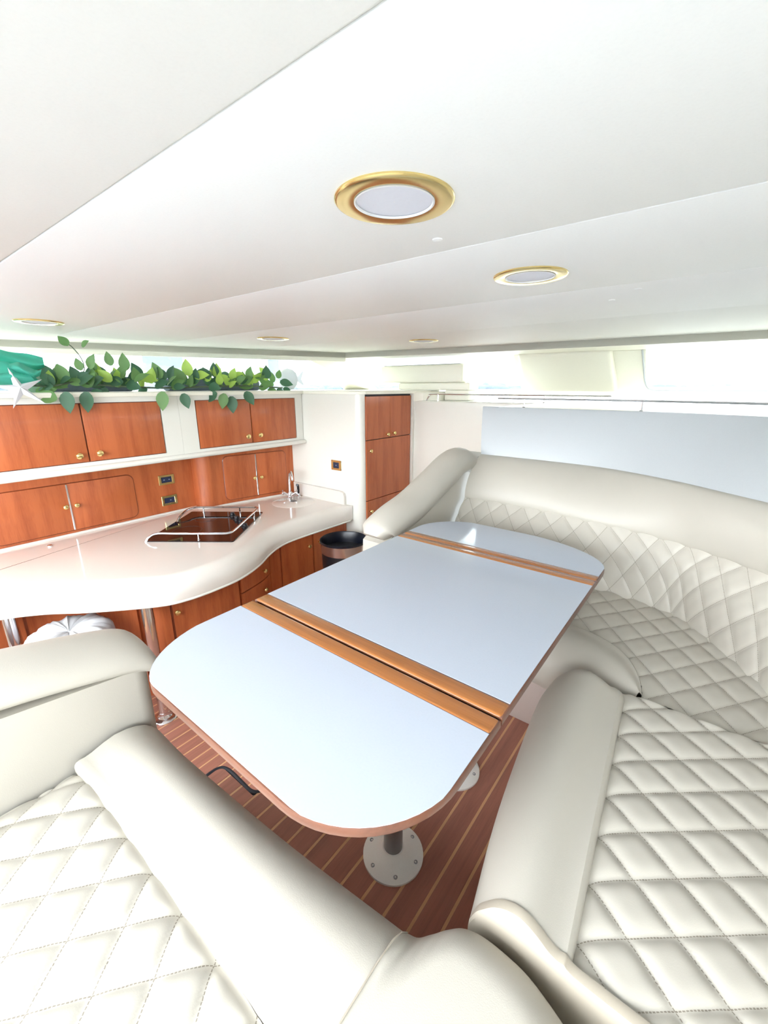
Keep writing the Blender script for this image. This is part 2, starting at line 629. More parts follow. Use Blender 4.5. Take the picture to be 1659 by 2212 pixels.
# side window over the galley
ws = struct('window_2', plate([bot_s(0, 1.42) + Vector((0, 0, 0)), bot_s(756, 1.42), bot_s(756, 1.36), bot_s(0, 1.36)], 0.04), 'gelcream', smooth=False)
SA, SBt = Vector((-5.0, -0.3, 1.73)), top_s(660, 1.73)
SC, SD = bot_s(756), Vector((-5.05, -0.3, 1.36))
obj('pane', plate([SA, SBt, SC, SD], 0.006), 'glass', ws, smooth=False)

# ---- galley ledge (deck top level)
ledge = [(-3.215, -0.9), (-3.215, 2.86), (-2.575, 2.86), (-2.53, 2.88), (-2.49, 2.93), (-2.47, 3.63), (-2.40, 3.72), (-2.40, YB + 0.1), (-3.88, YB + 0.1), (-5.12, -0.3), (-5.12, -0.9)]
struct('trim_2', pillow(list(reversed([(p[0], p[1]) for p in reversed(ledge)])), 1.388, 1.418, 0.012, 3), 'gelcream')
# rounded lip under the upper cupboards
struct('trim_3', tube([(-3.225, -0.9, 0.930), (-3.225, 2.855, 0.935)], 0.028, 12, 0.75), 'gel')

# ---- wood backsplash behind the worktop
bs = [(-3.72, -0.9), (-3.72, 1.925)] + [(-3.715, 1.93)] + arc((-3.69, 2.045), 0.118, -95, 8, 10) + [(-3.57, 2.12), (-3.425, 2.86)]
bs_back = [(-3.80, 2.86), (-3.80, -0.9)]
struct('wall_galley', prism([(-3.80, -0.9), (-3.72, -0.9), (-3.72, 1.93), (-3.80, 1.93)], 0.30, 1.387), 'cherry', smooth=False)
bsr = [p for p in bs if p[1] > 1.926]
struct('wall_column', prism(bsr + [(-3.50, 2.86), (-3.66, 2.12), (-3.74, 2.0), (-3.76, 1.93)], 0.30, 1.387), 'cherry', angle=30)

# ---- end wall of the galley and locker block
ew = [(-3.80, 2.862)] + arc((-2.565, 2.927), 0.065, -90, 0, 8) + [(-2.512, 2.9275), (-2.60, 2.9275), (-3.80, 2.9275)]
struct('wall_end', prism(ew, GF, 1.387), 'gel', angle=30)
struct('trim_7', prism([(-2.60, 3.632), (-2.47, 3.632), (-2.47, 3.80), (-2.60, 3.80)], GF, 1.387), 'gel', smooth=False)

# ---- front bulkhead, dash deck and dinette back structure
struct('wall_bulkhead', box(-2.47, -1.24, 3.66, 3.74, GF, 1.29), 'gel', smooth=False)
dash = [(-2.47, 3.645), (-1.235, 3.645), (-1.235, 2.715), (-0.8, 2.715), (-0.34, 2.69), (0.0, 2.60), (0.2, 2.49), (0.45, 2.25), (0.60, 1.97), (0.71, 1.4), (0.73, 0.8), (0.73, -0.6), (1.0, -0.6), (1.0, YB + 0.06), (-2.47, YB + 0.06)]
struct('trim_4', pillow(dash, 1.268, 1.322, 0.014, 3), 'gel')
struct('wall_right', box(0.96, 1.02, -0.9, YB, GF, 1.736), 'gel', smooth=False)  # unseen side, closed up to the soffit to cut light from the right
struct('wall_divider', box(-1.235, -1.20, 2.72, 3.66, GF, 1.27), 'gel', smooth=False)
struct('wall_back', box(-4.9, 1.02, -0.96, -0.90, GF, 0.78), 'gel', smooth=False)
struct('wall_hull', box(-5.16, -5.10, -0.96, YB, GF, 1.388), 'gel', smooth=False)
# small raised block where the galley ledge drops to the lower dash
struct('trim_5', prism([(-2.47, 3.64), (-2.37, 3.66), (-2.25, 3.80), (-2.25, YB), (-2.47, YB)], 1.30, 1.405, 0.02, 3), 'gelcream')

# ================================================================== TABLE
TZ = 0.76
tab = thing('dining_table', (-0.70, 1.15, 0), 'white topped folding dinette table with golden wood hinge strips', 'table')
XL, XR = -1.150, -0.266


def leaf(y0, y1, near=None):
    """outline of a leaf, CCW; near='n'/'f' rounds that end"""
    def cor(cx, cy, a0, rx, ry):
        return [(cx + rx * cos(radians(a0 + 90 * k / 14)), cy + ry * sin(radians(a0 + 90 * k / 14))) for k in range(15)]
    if near == 'n':
        return cor(XR - 0.23, y0 + 0.23, -90, 0.23, 0.23) + [(XR, y1), (XL, y1)] + cor(XL + 0.20, y0 + 0.27, 180, 0.20, 0.27)
    if near == 'f':
        return [(XL, y0), (XR, y0)] + cor(XR - 0.45, y1 - 0.25, 0, 0.45, 0.25) + cor(XL + 0.25, y1 - 0.25, 90, 0.25, 0.25)
    return [(XL, y0), (XR, y0), (XR, y1), (XL, y1)]


def mk_leaf(y0, y1, near, battens):
    body = obj('leaf', prism(leaf(y0, y1, near), TZ - 0.024, TZ - 0.0015, 0.004, 2), 'edge', tab)
    b0 = min([b_[0] for b_ in battens if b_[0] > (y0 + y1) / 2] + [y1])
    b1 = max([b_[1] for b_ in battens if b_[1] < (y0 + y1) / 2] + [y0])
    lam = [(min(max(p[0], XL + 0.004), XR - 0.004), p[1]) for p in leaf(b1, b0, near)]
    if near == 'n':
        lam = [(p[0], max(p[1], y0 + 0.004)) for p in lam]
    if near == 'f':
        lam = [(p[0], min(p[1], y1 - 0.004)) for p in lam]
    obj('laminate', prism(lam, TZ - 0.0015, TZ, 0.0006, 1), 'laminate', body)
    for a, b_ in battens:
        obj('batten', box(XL + 0.002, XR - 0.002, a, b_, TZ - 0.020, TZ + 0.0012, 0.008, 4), 'batten', body)


mk_leaf(0.336, 0.7515, 'n', [(0.700, 0.7515)])
mk_leaf(0.7585, 1.620, None, [(0.7585, 0.810), (1.571, 1.620)])
mk_leaf(1.6265, 1.986, 'f', [(1.6265, 1.672)])
for yl in (0.816, 1.22):
    leg = obj('leg', lathe([(0.030, 0.03), (0.030, TZ - 0.024)], (-0.60, yl, 0), 28), 'polegrey', tab)
    obj('flange', lathe([(0.097, 0.0), (0.097, 0.007), (0.092, 0.010), (0.060, 0.017), (0.040, 0.026), (0.034, 0.036), (0.031, 0.036)], (-0.60, yl, 0), 48), 'alu', leg)
    obj('top_plate', lathe([(0.031, -0.03), (0.05, -0.012), (0.09, -0.008), (0.09, 0.0)], (-0.60, yl, TZ - 0.024), 32), 'alu', leg)
    for k in range(6):
        a = radians(12 + 60 * k)
        obj('screw', lathe([(0.0065, 0), (0.0065, 0.004), (0.004, 0.0052), (0.002, 0.003)], (-0.60 + 0.078 * cos(a), yl + 0.078 * sin(a), 0.0095), 12), 'polegrey', leg)

# ================================================================== SOFA
PUFF = 0.0105


def puff(p, q):
    d1 = abs((p + 0.5) % 1.0 - 0.5)
    d2 = abs((q + 0.5) % 1.0 - 0.5)
    f = lambda d: 1 - (1 - min(1.0, d / 0.40)) ** 2.6
    return PUFF * (f(d1) * f(d2)) ** 0.8


def quilt_flat(name, x0, x1, y0, y1, z, pq, keep, parent, crown=None, step=0.0058):
    nx, ny = int((x1 - x0) / step), int((y1 - y0) / step)
    V, F, UV, idx = [], [], [], {}
    for j in range(ny + 1):
        y = y0 + (y1 - y0) * j / ny
        for i in range(nx + 1):
            x = x0 + (x1 - x0) * i / nx
            if not keep(x, y):
                continue
            p, q_ = pq(x, y)
            zz = z + puff(p, q_) + (crown(x, y) if crown else 0)
            idx[(i, j)] = len(V)
            V.append(Vector((x, y, zz)))
            UV.append((p, q_))
    for j in range(ny):
        for i in range(nx):
            ks = [(i, j), (i + 1, j), (i + 1, j + 1), (i, j + 1)]
            if all(k in idx for k in ks):
                F.append(tuple(idx[k] for k in ks))
    return obj(name, (V, F), 'quilt', parent, uv=UV, angle=80)


SEC = [(0.0, -0.03), (0.0, -0.008), (0.008, 0.000), (0.025, 0.007), (0.06, 0.011), (0.12, 0.010), (0.2, 0.014), (0.32, 0.026), (0.46, 0.034), (0.6, 0.030), (0.72, 0.018), (0.82, 0.000), (0.90, -0.024), (0.96, -0.055), (0.99, -0.09), (0.985, -0.13), (0.95, -0.165), (0.89, -0.18)]


def bolster(back, front, zs, n_=5, e0=0.0, e1=0.0, hs=None, sec=SEC):
    Bk, Fr = spline(back, n_), spline(front, n_)
    N = len(Bk)
    hsc = [1.0] * N if hs is None else [h.x for h in spline([(h, 0) for h in hs], n_)]
    st = []
    for i in range(N):
        st.append([Vector((Bk[i].x + (Fr[i].x - Bk[i].x) * f, Bk[i].y + (Fr[i].y - Bk[i].y) * f, zs + dz * hsc[i])) for f, dz in sec])

    def ends(row, row2, ln):
        t = (row[0] - row2[0])
        t.z = 0
        t.normalize()
        c_ = (row[0] + row[len(row) * 3 // 4]) / 2
        c_.z = zs - 0.06
        out = []
        for k in range(1, 6):
            a = pi / 2 * k / 5
            s = max(0.05, cos(a))
            out.append([c_ + (p - c_) * s + t * ln * sin(a) for p in row])
        return out
    if e1:
        st = st + ends(st[-1], st[-2], e1)
    if e0:
        st = list(reversed(ends(st[0], st[1], e0))) + st
    return grid(st)


def skirt(poly, z0, z1, bev=0.006):
    return prism(poly, z0, z1, bev, 2)


# plan curves of the backrest (crease, top of quilting, top of roll, top of panel)
CR = [(-1.222, 2.222), (-0.8, 2.216), (-0.37, 2.206), (-0.107, 2.168), (0.023, 2.092), (0.207, 1.838), (0.30, 1.66), (0.395, 1.30), (0.43, 0.8), (0.43, -0.42)]
QT = [(-1.222, 2.42), (-0.8, 2.408), (-0.44, 2.345), (-0.14, 2.285), (0.07, 2.185), (0.295, 2.0), (0.41, 1.78), (0.52, 1.34), (0.55, 0.8), (0.55, -0.42)]
BT = [(-1.222, 2.612), (-0.8, 2.605), (-0.46, 2.552), (-0.16, 2.405), (0.065, 2.235), (0.315, 2.02), (0.45, 1.80), (0.57, 1.35), (0.60, 0.8), (0.60, -0.42)]
PT = [(-1.272, 2.700), (-0.8, 2.695), (-0.34, 2.665), (0.0, 2.57), (0.2, 2.46), (0.45, 2.22), (0.585, 1.95), (0.69, 1.4), (0.71, 0.8), (0.71, -0.42)]
NS = 26
crv = {k: spline(v, NS) for k, v in dict(c=CR, q=QT, b=BT, p=PT).items()}
CRp = [(p.x, p.y) for p in spline(CR, 8)]


def inside(poly, x, y):
    c_ = False
    n_ = len(poly)
    for i in range(n_):
        x0, y0 = poly[i]
        x1, y1 = poly[i - 1]
        if (y0 > y) != (y1 > y) and x < (x1 - x0) * (y - y0) / (y1 - y0) + x0:
            c_ = not c_
    return c_


# ---- aft bench cushion (front of picture, left)
nc = thing('seat_cushion', (-0.74, 0.05, 0.30), 'aft bench seat cushion in cream vinyl, diamond quilted, beside the low armrest', 'cushion')
QA, QH = 0.1175, 0.073
pq_n = lambda x, y: ((x + 1.004) / QA + (0.203 - y) / (2 * QH), (x + 1.004) / QA - (0.203 - y) / (2 * QH))
quilt_flat('quilted_panel', -1.195, -0.30, -0.40, 0.212, 0.492, pq_n, lambda x, y: True, nc,
           lambda x, y: -0.035 * max(0, min(1, (-1.09 - x) / 0.1)) ** 2 - 0.012 * math.exp(-max(0, 0.206 - y) / 0.012))
bk = [(-1.185, 0.196), (-1.0, 0.203), (-0.65, 0.208), (-0.300, 0.216)]
fr = [(-1.185, 0.415), (-1.0, 0.422), (-0.65, 0.442), (-0.300, 0.470)]
obj('bolster', bolster(bk, fr, 0.497, 6, hs=[0.7, 0.98, 1, 0.78]), 'vinyl', nc)
obj('skirt', skirt([(-1.19, -0.42), (-0.30, -0.42), (-0.30, 0.42), (-1.19, 0.38)], 0.30, 0.40), 'vinyl', nc)

# ---- corner cushion
cc = thing('corner_cushion', (0.05, 0.1, 0.30), 'smooth cream corner seat cushion joining the aft bench and the side bench', 'cushion')
cf = spline([(-0.302, 0.466), (-0.285, 0.474), (-0.265, 0.497), (-0.245, 0.520), (-0.222, 0.538), (-0.19, 0.548), (-0.15, 0.550), (-0.10, 0.546), (-0.05, 0.530), (0.01, 0.504), (0.08, 0.472), (0.2, 0.43), (0.42, 0.37)], 5)
rows = []
for k, p in enumerate(cf):
    t = cf[min(k + 1, len(cf) - 1)] - cf[max(k - 1, 0)]
    cph = t.x / t.length
    row = [Vector((p.x, p.y, 0.31)), Vector((p.x, p.y, 0.36))]
    for m_ in range(13):
        a = pi / 2 * m_ / 12
        row.append(Vector((p.x, p.y - 0.10 * (1 - cos(a)) / max(cph, 0.55), 0.422 + 0.10 * sin(a))))
    row += [Vector((p.x, p.y - 0.10 / max(cph, 0.55) + (-0.42 - p.y + 0.10 / max(cph, 0.55)) * f, 0.522)) for f in (0.25, 0.5, 0.75, 1.0)]
    row.append(Vector((p.x, -0.42, 0.31)))
    rows.append(row)
obj('cushion_body', grid(rows), 'vinyl', cc, angle=60)
obj('seam', tube([(-0.300, 0.455, 0.470), (-0.300, 0.435, 0.500), (-0.300, 0.41, 0.516), (-0.300, 0.36, 0.5235), (-0.300, 0.30, 0.5235), (-0.300, 0.21, 0.5225)], 0.0014, 6), 'piping', cc)

# ---- side bench cushion (right)
sc_ = thing('seat_cushion', (0.1, 1.0, 0.30), 'side bench seat cushion in cream vinyl with a long fat bolster beside the table', 'cushion')
seamX = lambda y: -0.040 - 0.066 * (y - 0.55)
pq_r = lambda x, y: ((y - 0.74) / 0.1155 + (x - seamX(y)) / (2 * 0.074), (y - 0.74) / 0.1155 - (x - seamX(y)) / (2 * 0.074))
quilt_flat('quilted_panel', -0.13, 0.47, 0.565, 1.432, 0.490, pq_r, lambda x, y: x > seamX(y) - 0.012, sc_,
           lambda x, y: -0.03 * max(0, (y - 1.40) / 0.03) ** 2 - 0.012 * math.exp(-max(0, x - seamX(y)) / 0.012))
bk = [(seamX(y), y) for y in (0.575, 0.80, 1.05, 1.25, 1.36)]
fr = [(-0.232, 0.570), (-0.278, 0.80), (-0.312, 1.05), (-0.333, 1.25), (-0.330, 1.36)]
SECR = [(f, dz * (1.35 if dz > 0 else 1.0)) for f, dz in SEC]
obj('bolster', bolster(bk, fr, 0.497, 6, e1=0.075, sec=SECR), 'vinyl', sc_)
# band along the near end, its shade painted as a darker vinyl
bl = [(bk[0][0] + (fr[0][0] - bk[0][0]) * f, 0.566, 0.4975 + dz) for f, dz in reversed(SECR[3:14])] + [(bk[0][0] + 0.012, 0.566, 0.502), (0.03, 0.566, 0.501), (0.12, 0.566, 0.500), (0.25, 0.566, 0.500), (0.45, 0.566, 0.500)]
bs_ = spline(bl, 5)
rows = []
for p in bs_:
    rows.append([Vector((p.x, p.y + 0.012, p.z + 0.002)), Vector((p.x, p.y + 0.003, p.z + 0.004)), Vector((p.x, p.y - 0.006, p.z + 0.002)), Vector((p.x, p.y - 0.010, p.z - 0.010)), Vector((p.x, p.y - 0.010, p.z - 0.04)), Vector((p.x, p.y - 0.006, p.z - 0.16))])
obj('end_band', grid(rows), 'piping', sc_)
obj('skirt', skirt([(-0.205, 0.575), (0.42, 0.575), (0.42, 1.425), (-0.30, 1.425)], 0.30, 0.42), 'vinyl', sc_)

# ---- forward bench cushion (far)
fc = thing('seat_cushion', (-0.5, 1.8, 0.30), 'forward bench seat cushion in cream vinyl, quilted, curving round under the tall backrest', 'cushion')
fb = [(-1.21, 1.76), (-0.6, 1.757), (-0.39, 1.752), (-0.30, 1.745), (-0.22, 1.720), (-0.15, 1.672), (-0.10, 1.60), (-0.07, 1.52), (-0.055, 1.447)]
ff = [(-1.21, 1.50), (-0.6, 1.50), (-0.43, 1.50), (-0.37, 1.488), (-0.31, 1.468), (-0.23, 1.456), (-0.16, 1.450), (-0.11, 1.446), (-0.07, 1.442)]
obj('bolster', bolster(fb, ff, 0.478, 6, hs=[1, 1, 1, 1, 0.95, 0.85, 0.7, 0.5, 0.25]), 'vinyl', fc)
fbp = [(p.x, p.y) for p in spline(fb, 6)]
far_poly = [(-1.21, 1.75)] + fbp + [(-0.055, 1.436), (0.46, 1.436), (0.46, 1.44)] + list(reversed([(p[0] + 0.03, p[1] + 0.03) for p in CRp if p[1] > 1.44])) + [(-1.21, 2.25)]
pq_f = lambda x, y: ((x + 0.045) / 0.121 + (1.772 - y) / (2 * 0.082), (x + 0.045) / 0.121 - (1.772 - y) / (2 * 0.082))
quilt_flat('quilted_panel', -1.21, 0.46, 1.436, 2.25, 0.466, pq_f, lambda x, y: inside(far_poly, x, y + 0.004) or inside(far_poly, x, y + 0.012), fc, step=0.0062)
obj('skirt', skirt([(-1.20, 1.56), (-0.40, 1.56), (-0.33, 1.50), (-0.10, 1.46), (0.30, 1.46), (0.20, 1.75), (0.0, 2.05), (-0.2, 2.15), (-1.20, 2.18)], 0.30, 0.42), 'vinyl', fc)

# ---- benches under the cushions
obj_b = thing('bench_base', (-0.5, 1.9, 0), 'moulded bench base with a shade toned front, behind the table legs, under the forward seat', 'bench')
obj('bench_front', box(-1.22, -0.24, 1.63, 1.66, 0.0, 0.297, 0.004), 'kick', obj_b)
obj('bench_body', prism([(-1.22, 1.665), (-0.23, 1.665), (-0.23, 1.44), (0.55, 1.44), (0.40, 1.80), (0.05, 2.16), (-0.2, 2.2), (-1.22, 2.2)], 0.0, 0.295), 'gel', obj_b, smooth=False)
obj_b = thing('bench_base', (0.2, 0.9, 0), 'cream moulded bench base under the side seat cushion', 'bench')
obj('bench_body', prism([(-0.19, 0.44), (0.55, 0.44), (0.55, 1.435), (-0.235, 1.435)], 0.0, 0.295), 'gel', obj_b, smooth=False)
obj_b = thing('bench_base', (-0.4, 0.0, 0), 'cream moulded bench base under the aft seat and corner cushions', 'bench')
obj('bench_body', box(-1.18, 0.55, -0.42, 0.37, 0.0, 0.295), 'gel', obj_b, smooth=False)

# ---- tall backrest
br = thing('sofa_backrest', (-0.4, 2.3, 0.40), 'tall curved sofa backrest, quilted below, with a smooth roll and pale panel above', 'backrest')
N = len(crv['c'])
s_len = [0.0]
for i in range(1, N):
    s_len.append(s_len[-1] + (crv['q'][i] - crv['q'][i - 1]).length)
# resample to an even spacing
ne = int(s_len[-1] / 0.0075)
ev = []
i = 0
for k in range(ne + 1):
    s = s_len[-1] * k / ne
    while i < N - 2 and s_len[i + 1] < s:
        i += 1
    t = (s - s_len[i]) / (s_len[i + 1] - s_len[i])
    ev.append((s, {kk: crv[kk][i].lerp(crv[kk][i + 1], t) for kk in crv}))
ZC, ZQ, ZB, ZP = 0.452, 0.772, 1.030, 1.322
rows, uvs = [], []
NW = 46
# where the seam over X=-0.806 sits along the curve fixes the phase of the diamonds
s0 = next(s for s, d in ev if d['q'].x > -0.845)
for s, d in ev:
    c_, q_ = d['c'], d['q']
    a = Vector((c_.x, c_.y, ZC))
    b_ = Vector((q_.x, q_.y, ZQ))
    nrm = Vector((q_.y - c_.y, 0, 0))
    out = (c_ - q_)
    out = Vector((out.x, out.y, 0.10)).normalized()
    Lh = (b_ - a).length
    row = []
    for k in range(NW + 1):
        w = k / NW
        p_ = (s - s0) / 0.119 + (Lh * (1 - w)) / (2 * 0.080)
        p2 = (s - s0) / 0.119 - (Lh * (1 - w)) / (2 * 0.080)
        row.append(a.lerp(b_, w) + out * (0.030 * sin(pi * w) + puff(p_, p2) + 0.004))
        uvs.append((p_, p2))
    rows.append(row)
obj('quilted_panel', grid(rows), 'quilt', br, uv=uvs, angle=80)
rows, rows2 = [], []
for s, d in ev[::3] + [ev[-1]]:
    q_, b_, p_ = d['q'], d['b'], d['p']
    out = (d['c'] - q_)
    out = Vector((out.x, out.y)).normalized()
    row = []
    for k in range(17):
        a = k / 16
        x = q_.lerp(b_, a)
        bulge = 0.060 * (sin(pi * a) ** 0.75) + 0.012 * (1 - a)
        row.append(Vector((x.x + out.x * bulge, x.y + out.y * bulge, ZQ - 0.004 + (ZB - ZQ) * (1 - (1 - a) ** 1.15))))
    row = [Vector((q_.x - out.x * 0.02, q_.y - out.y * 0.02, ZQ - 0.02))] + row + [Vector((b_.x - out.x * 0.012, b_.y - out.y * 0.012, ZB - 0.005)), Vector((b_.x - out.x * 0.03, b_.y - out.y * 0.03, ZB - 0.03))]
    rows.append(row)
    o2 = Vector((out.x, out.y, 0))
    r2 = []
    for k in range(7):
        a = k / 6
        x = b_.lerp(p_, a)
        r2.append(Vector((x.x, x.y, ZB - 0.02 + (ZP - ZB + 0.02) * a)) + o2 * (0.006 + 0.008 * sin(pi * a)))
    r2.append(r2[-1] - o2 * 0.004 + Vector((0, 0, 0.004)))
    r2.append(r2[-1] - o2 * 0.016)
    r2.append(r2[0] - o2 * 0.03)
    rows2.append(r2)
obj('roll', grid(rows), 'vinyl', br, angle=60)
g = grid(rows2, True)
g[1].append(tuple(range(len(rows2[0]))))
obj('top_panel', g, 'panelgrey', br, angle=50)

# ---- forward armrest sweeping up to the backrest
fa = thing('armrest', (-1.3, 1.95, 0.0), 'sloping padded cream armrest at the forward end of the sofa, by the waste bin', 'armrest')
top = [(1.555, 0.735), (1.60, 0.795), (1.746, 0.850), (1.918, 0.893), (2.157, 0.985), (2.289, 1.040), (2.403, 1.072), (2.50, 1.070), (2.60, 1.03)]
tp = spline([(a, b_, 0) for a, b_ in top], 5)
hh, ww = 0.088, 0.105
rows = []
for i, p in enumerate(tp):
    t = (tp[min(i + 1, len(tp) - 1)] - tp[max(i - 1, 0)]).normalized()
    s = 1.0
    if i < 5:
        s = 0.45 + 0.55 * sin(pi / 2 * (i + 0.6) / 5.6)
    nz = Vector((0, -t.y, t.x))          # normal in the YZ plane
    c_ = Vector((-1.315, p.x, p.y)) - nz * hh * s
    rows.append([c_ + nz * (hh * s * cos(2 * pi * k / 24)) + Vector((1, 0, 0)) * (ww * s * sin(2 * pi * k / 24)) for k in range(24)])
g = grid(rows, True)
g[1].append(tuple(range(24)))
g[1].append(tuple(range(len(g[0]) - 24, len(g[0]))))
obj('bolster', g, 'vinyl', fa, angle=60)
inner = [(1.56, 0.0), (2.72, 0.0), (2.72, 1.02), (2.50, 1.00), (2.30, 0.935), (2.1, 0.86), (1.9, 0.80), (1.72, 0.745), (1.60, 0.68)]
V = [Vector((-1.39, a, b_)) for a, b_ in inner] + [Vector((-1.238, a, b_)) for a, b_ in inner]
n_ = len(inner)
obj('side_panel', (V, [tuple(range(n_)), tuple(range(n_, 2 * n_))] + [(i, (i + 1) % n_, n_ + (i + 1) % n_, n_ + i) for i in range(n_)]), 'vinyl', fa, smooth=False)

# ---- aft armrest beside the aft bench
aa = thing('armrest', (-1.3, 0.1, 0.0), 'low padded cream armrest with a tall plain side, in front of the stool', 'armrest')
cre = [(-0.40, 0.80), (-0.10, 0.755), (0.096, 0.728), (0.276, 0.690), (0.40, 0.655), (0.452, 0.615), (0.468, 0.57)]
cs = spline([(a, b_, 0) for a, b_ in cre], 5)
rows = []
for i, p in enumerate(cs):
    k_ = len(cs) - 1 - i
    s = 1.0 if k_ > 9 else 0.25 + 0.75 * sin(pi / 2 * (k_ + 0.3) / 9.3)
    row = []
    for k in range(28):
        a = 2 * pi * k / 28
        x = sin(a)
        z = cos(a)
        row.append(Vector((-1.315 + 0.122 * x * (0.75 + 0.25 * s), p.x, p.y + 0.020 * s + (0.066 if z > 0 else 0.042) * z * s)))
    rows.append(row)
g = grid(rows, True)
g[1].append(tuple(range(28)))
g[1].append(tuple(range(len(g[0]) - 28, len(g[0]))))
obj('bolster', g, 'vinyl', aa, angle=60)
sp = rrect(-1.395, -1.205, -0.40, 0.425, 0.045, 5)
V, F = [], []
zt = lambda y: 0.735 - 0.20 * max(0, y - 0.05) - 0.10 * min(0, y)
for zz in (0, 1, 2):
    for x, y in sp:
        V.append(Vector((x, y, (GF if zz == 0 else (0.2 if zz == 1 else zt(y))))))
n_ = len(sp)
for r in range(2):
    F += [(r * n_ + i, r * n_ + (i + 1) % n_, (r + 1) * n_ + (i + 1) % n_, (r + 1) * n_ + i) for i in range(n_)]
F.append(tuple(range(2 * n_, 3 * n_)))
obj('side_panel', (V, F), 'vinyl', aa, angle=40)

# ================================================================== GALLEY
WZ = 0.38
front = [(-3.05, -0.25), (-3.0, 0.10), (-2.906, 0.335), (-2.78, 0.509), (-2.60, 0.675), (-2.378, 0.928), (-2.315, 1.064), (-2.300, 1.234), (-2.320, 1.441), (-2.40, 1.64), (-2.50, 1.80), (-2.575, 1.95), (-2.612, 2.12), (-2.612, 2.40), (-2.605, 2.70), (-2.605, 2.852)]
fs = [(p.x, p.y) for p in spline(front, 4)]
rear = [(-3.420, 2.852), (-3.565, 2.12), (-3.567, 2.05), (-3.60, 1.965), (-3.66, 1.925), (-3.715, 1.92), (-3.716, 1.90), (-3.716, -0.25)]
wt = thing('galley_worktop', (-3.0, 1.4, 0.2), 'glossy warm white curved galley worktop with a rolled front edge', 'worktop')
obj('top', pillow(fs + rear, 0.235, WZ, 0.115, 8, bot=0.006, wts=[1] * (len(fs) - 3) + [0.6, 0.2, 0] + [0] * len(rear)), 'worktop', wt, angle=60)
obj('edge_bead', tube([(p[0], p[1], 0.243) for p in offset_poly(fs + rear, -0.001)[1:len(fs) - 1]], 0.0075, 8), 'gel', wt)
spl = [(-3.40, WZ - 0.02), (-2.690, WZ - 0.02), (-2.690, 0.46), (-2.70, 0.485), (-2.72, 0.498), (-2.76, 0.503), (-3.40, 0.507)]
V = [Vector((a, 2.830, b_)) for a, b_ in spl] + [Vector((a, 2.858, b_)) for a, b_ in spl]
n_ = len(spl)
obj('splash_end', (V, [tuple(range(n_)), tuple(range(n_, 2 * n_))] + [(i, (i + 1) % n_, n_ + (i + 1) % n_, n_ + i) for i in range(n_)]), 'worktop', wt, smooth=False)
rs = [(-3.426, 2.83), (-3.565, 2.12), (-3.567, 2.05), (-3.60, 1.965), (-3.66, 1.925), (-3.71, 1.92), (-3.716, 1.89), (-3.716, -0.25)]
obj('splash_back', tube([(p[0] + 0.008, p[1] - 0.003, WZ + 0.004) for p in rs], 0.012, 8), 'worktop', wt)

# ---- base cupboards under the worktop: a curved run split into units
basef = [(-2.70, 2.855), (-2.70, 2.05), (-2.60, 1.78), (-2.535, 1.52), (-2.52, 1.25), (-2.60, 1.02), (-2.86, 0.82), (-3.08, 0.58), (-3.13, 0.30), (-3.13, -0.25)]
bsp = spline(basef, 8)


def base_unit(i0, i1, label, knobs, doors, group='galley base cupboards'):
    seg = bsp[i0:i1 + 1]
    mid = seg[len(seg) // 2]
    t = thing('base_cabinet', (mid.x - 0.1, mid.y, GF), label, 'cabinet', group)

    def shell(s_, off, th, z0, z1):
        rows = []
        for k, p in enumerate(s_):
            a = s_[max(k - 1, 0)]
            b_ = s_[min(k + 1, len(s_) - 1)]
            tt = (b_ - a).normalized()
            nn = Vector((-tt.y, tt.x))          # toward +X side
            if nn.x < 0:
                nn = -nn
            o_ = p + nn * off
            i_ = p + nn * (off - th)
            rows.append([(o_.x, o_.y, z0), (o_.x, o_.y, z1), (i_.x, i_.y, z1), (i_.x, i_.y, z0)])
        V, F = grid(rows, True)
        n_ = len(V)
        F += [(0, 1, 2, 3), (n_ - 1, n_ - 2, n_ - 3, n_ - 4)]
        return V, F
    sg = list(seg)
    sg[0] = seg[0].lerp(seg[1], 0.04)
    sg[-1] = seg[-1].lerp(seg[-2], 0.04)
    obj('body', shell(sg, -0.004, 0.03, GF + 0.002, 0.232), 'cherryY', t, angle=30)
    for (a, b_, z0, z1) in doors:
        # even sub-segment between fractions a..b
        m_ = 8
        L = len(seg) - 1
        sub = []
        for k in range(m_ + 1):
            f = (a + (b_ - a) * k / m_) * L
            i = min(int(f), L - 1)
            sub.append(seg[i].lerp(seg[i + 1], f - i))
        dr = obj('door', shell(sub, 0.016, 0.018, z0, z1), 'cherry', t, angle=30)
        for (u, v) in knobs:
            d = ray(u, v)
            best = None
            for k in range(len(sub) - 1):
                e = sub[k + 1] - sub[k]
                det = d.x * (-e.y) + e.x * d.y
                tt = (sub[k].x * (-e.y) + e.x * sub[k].y) / det
                ss = (d.x * sub[k].y - d.y * sub[k].x) / det
                if -0.001 <= ss <= 1.001:
                    z = H + d.z * tt
                    if z0 - 0.01 < z < z1 + 0.01:
                        nn = Vector((e.y, -e.x)).normalized()
                        if nn.x < 0:
                            nn = -nn
                        best = (Vector((d.x * tt, d.y * tt, z)) + Vector((nn.x, nn.y, 0)) * 0.015, nn)
            if best:
                knob(best[0], dr, (best[1].x, best[1].y, 0), 1.4)
    return t


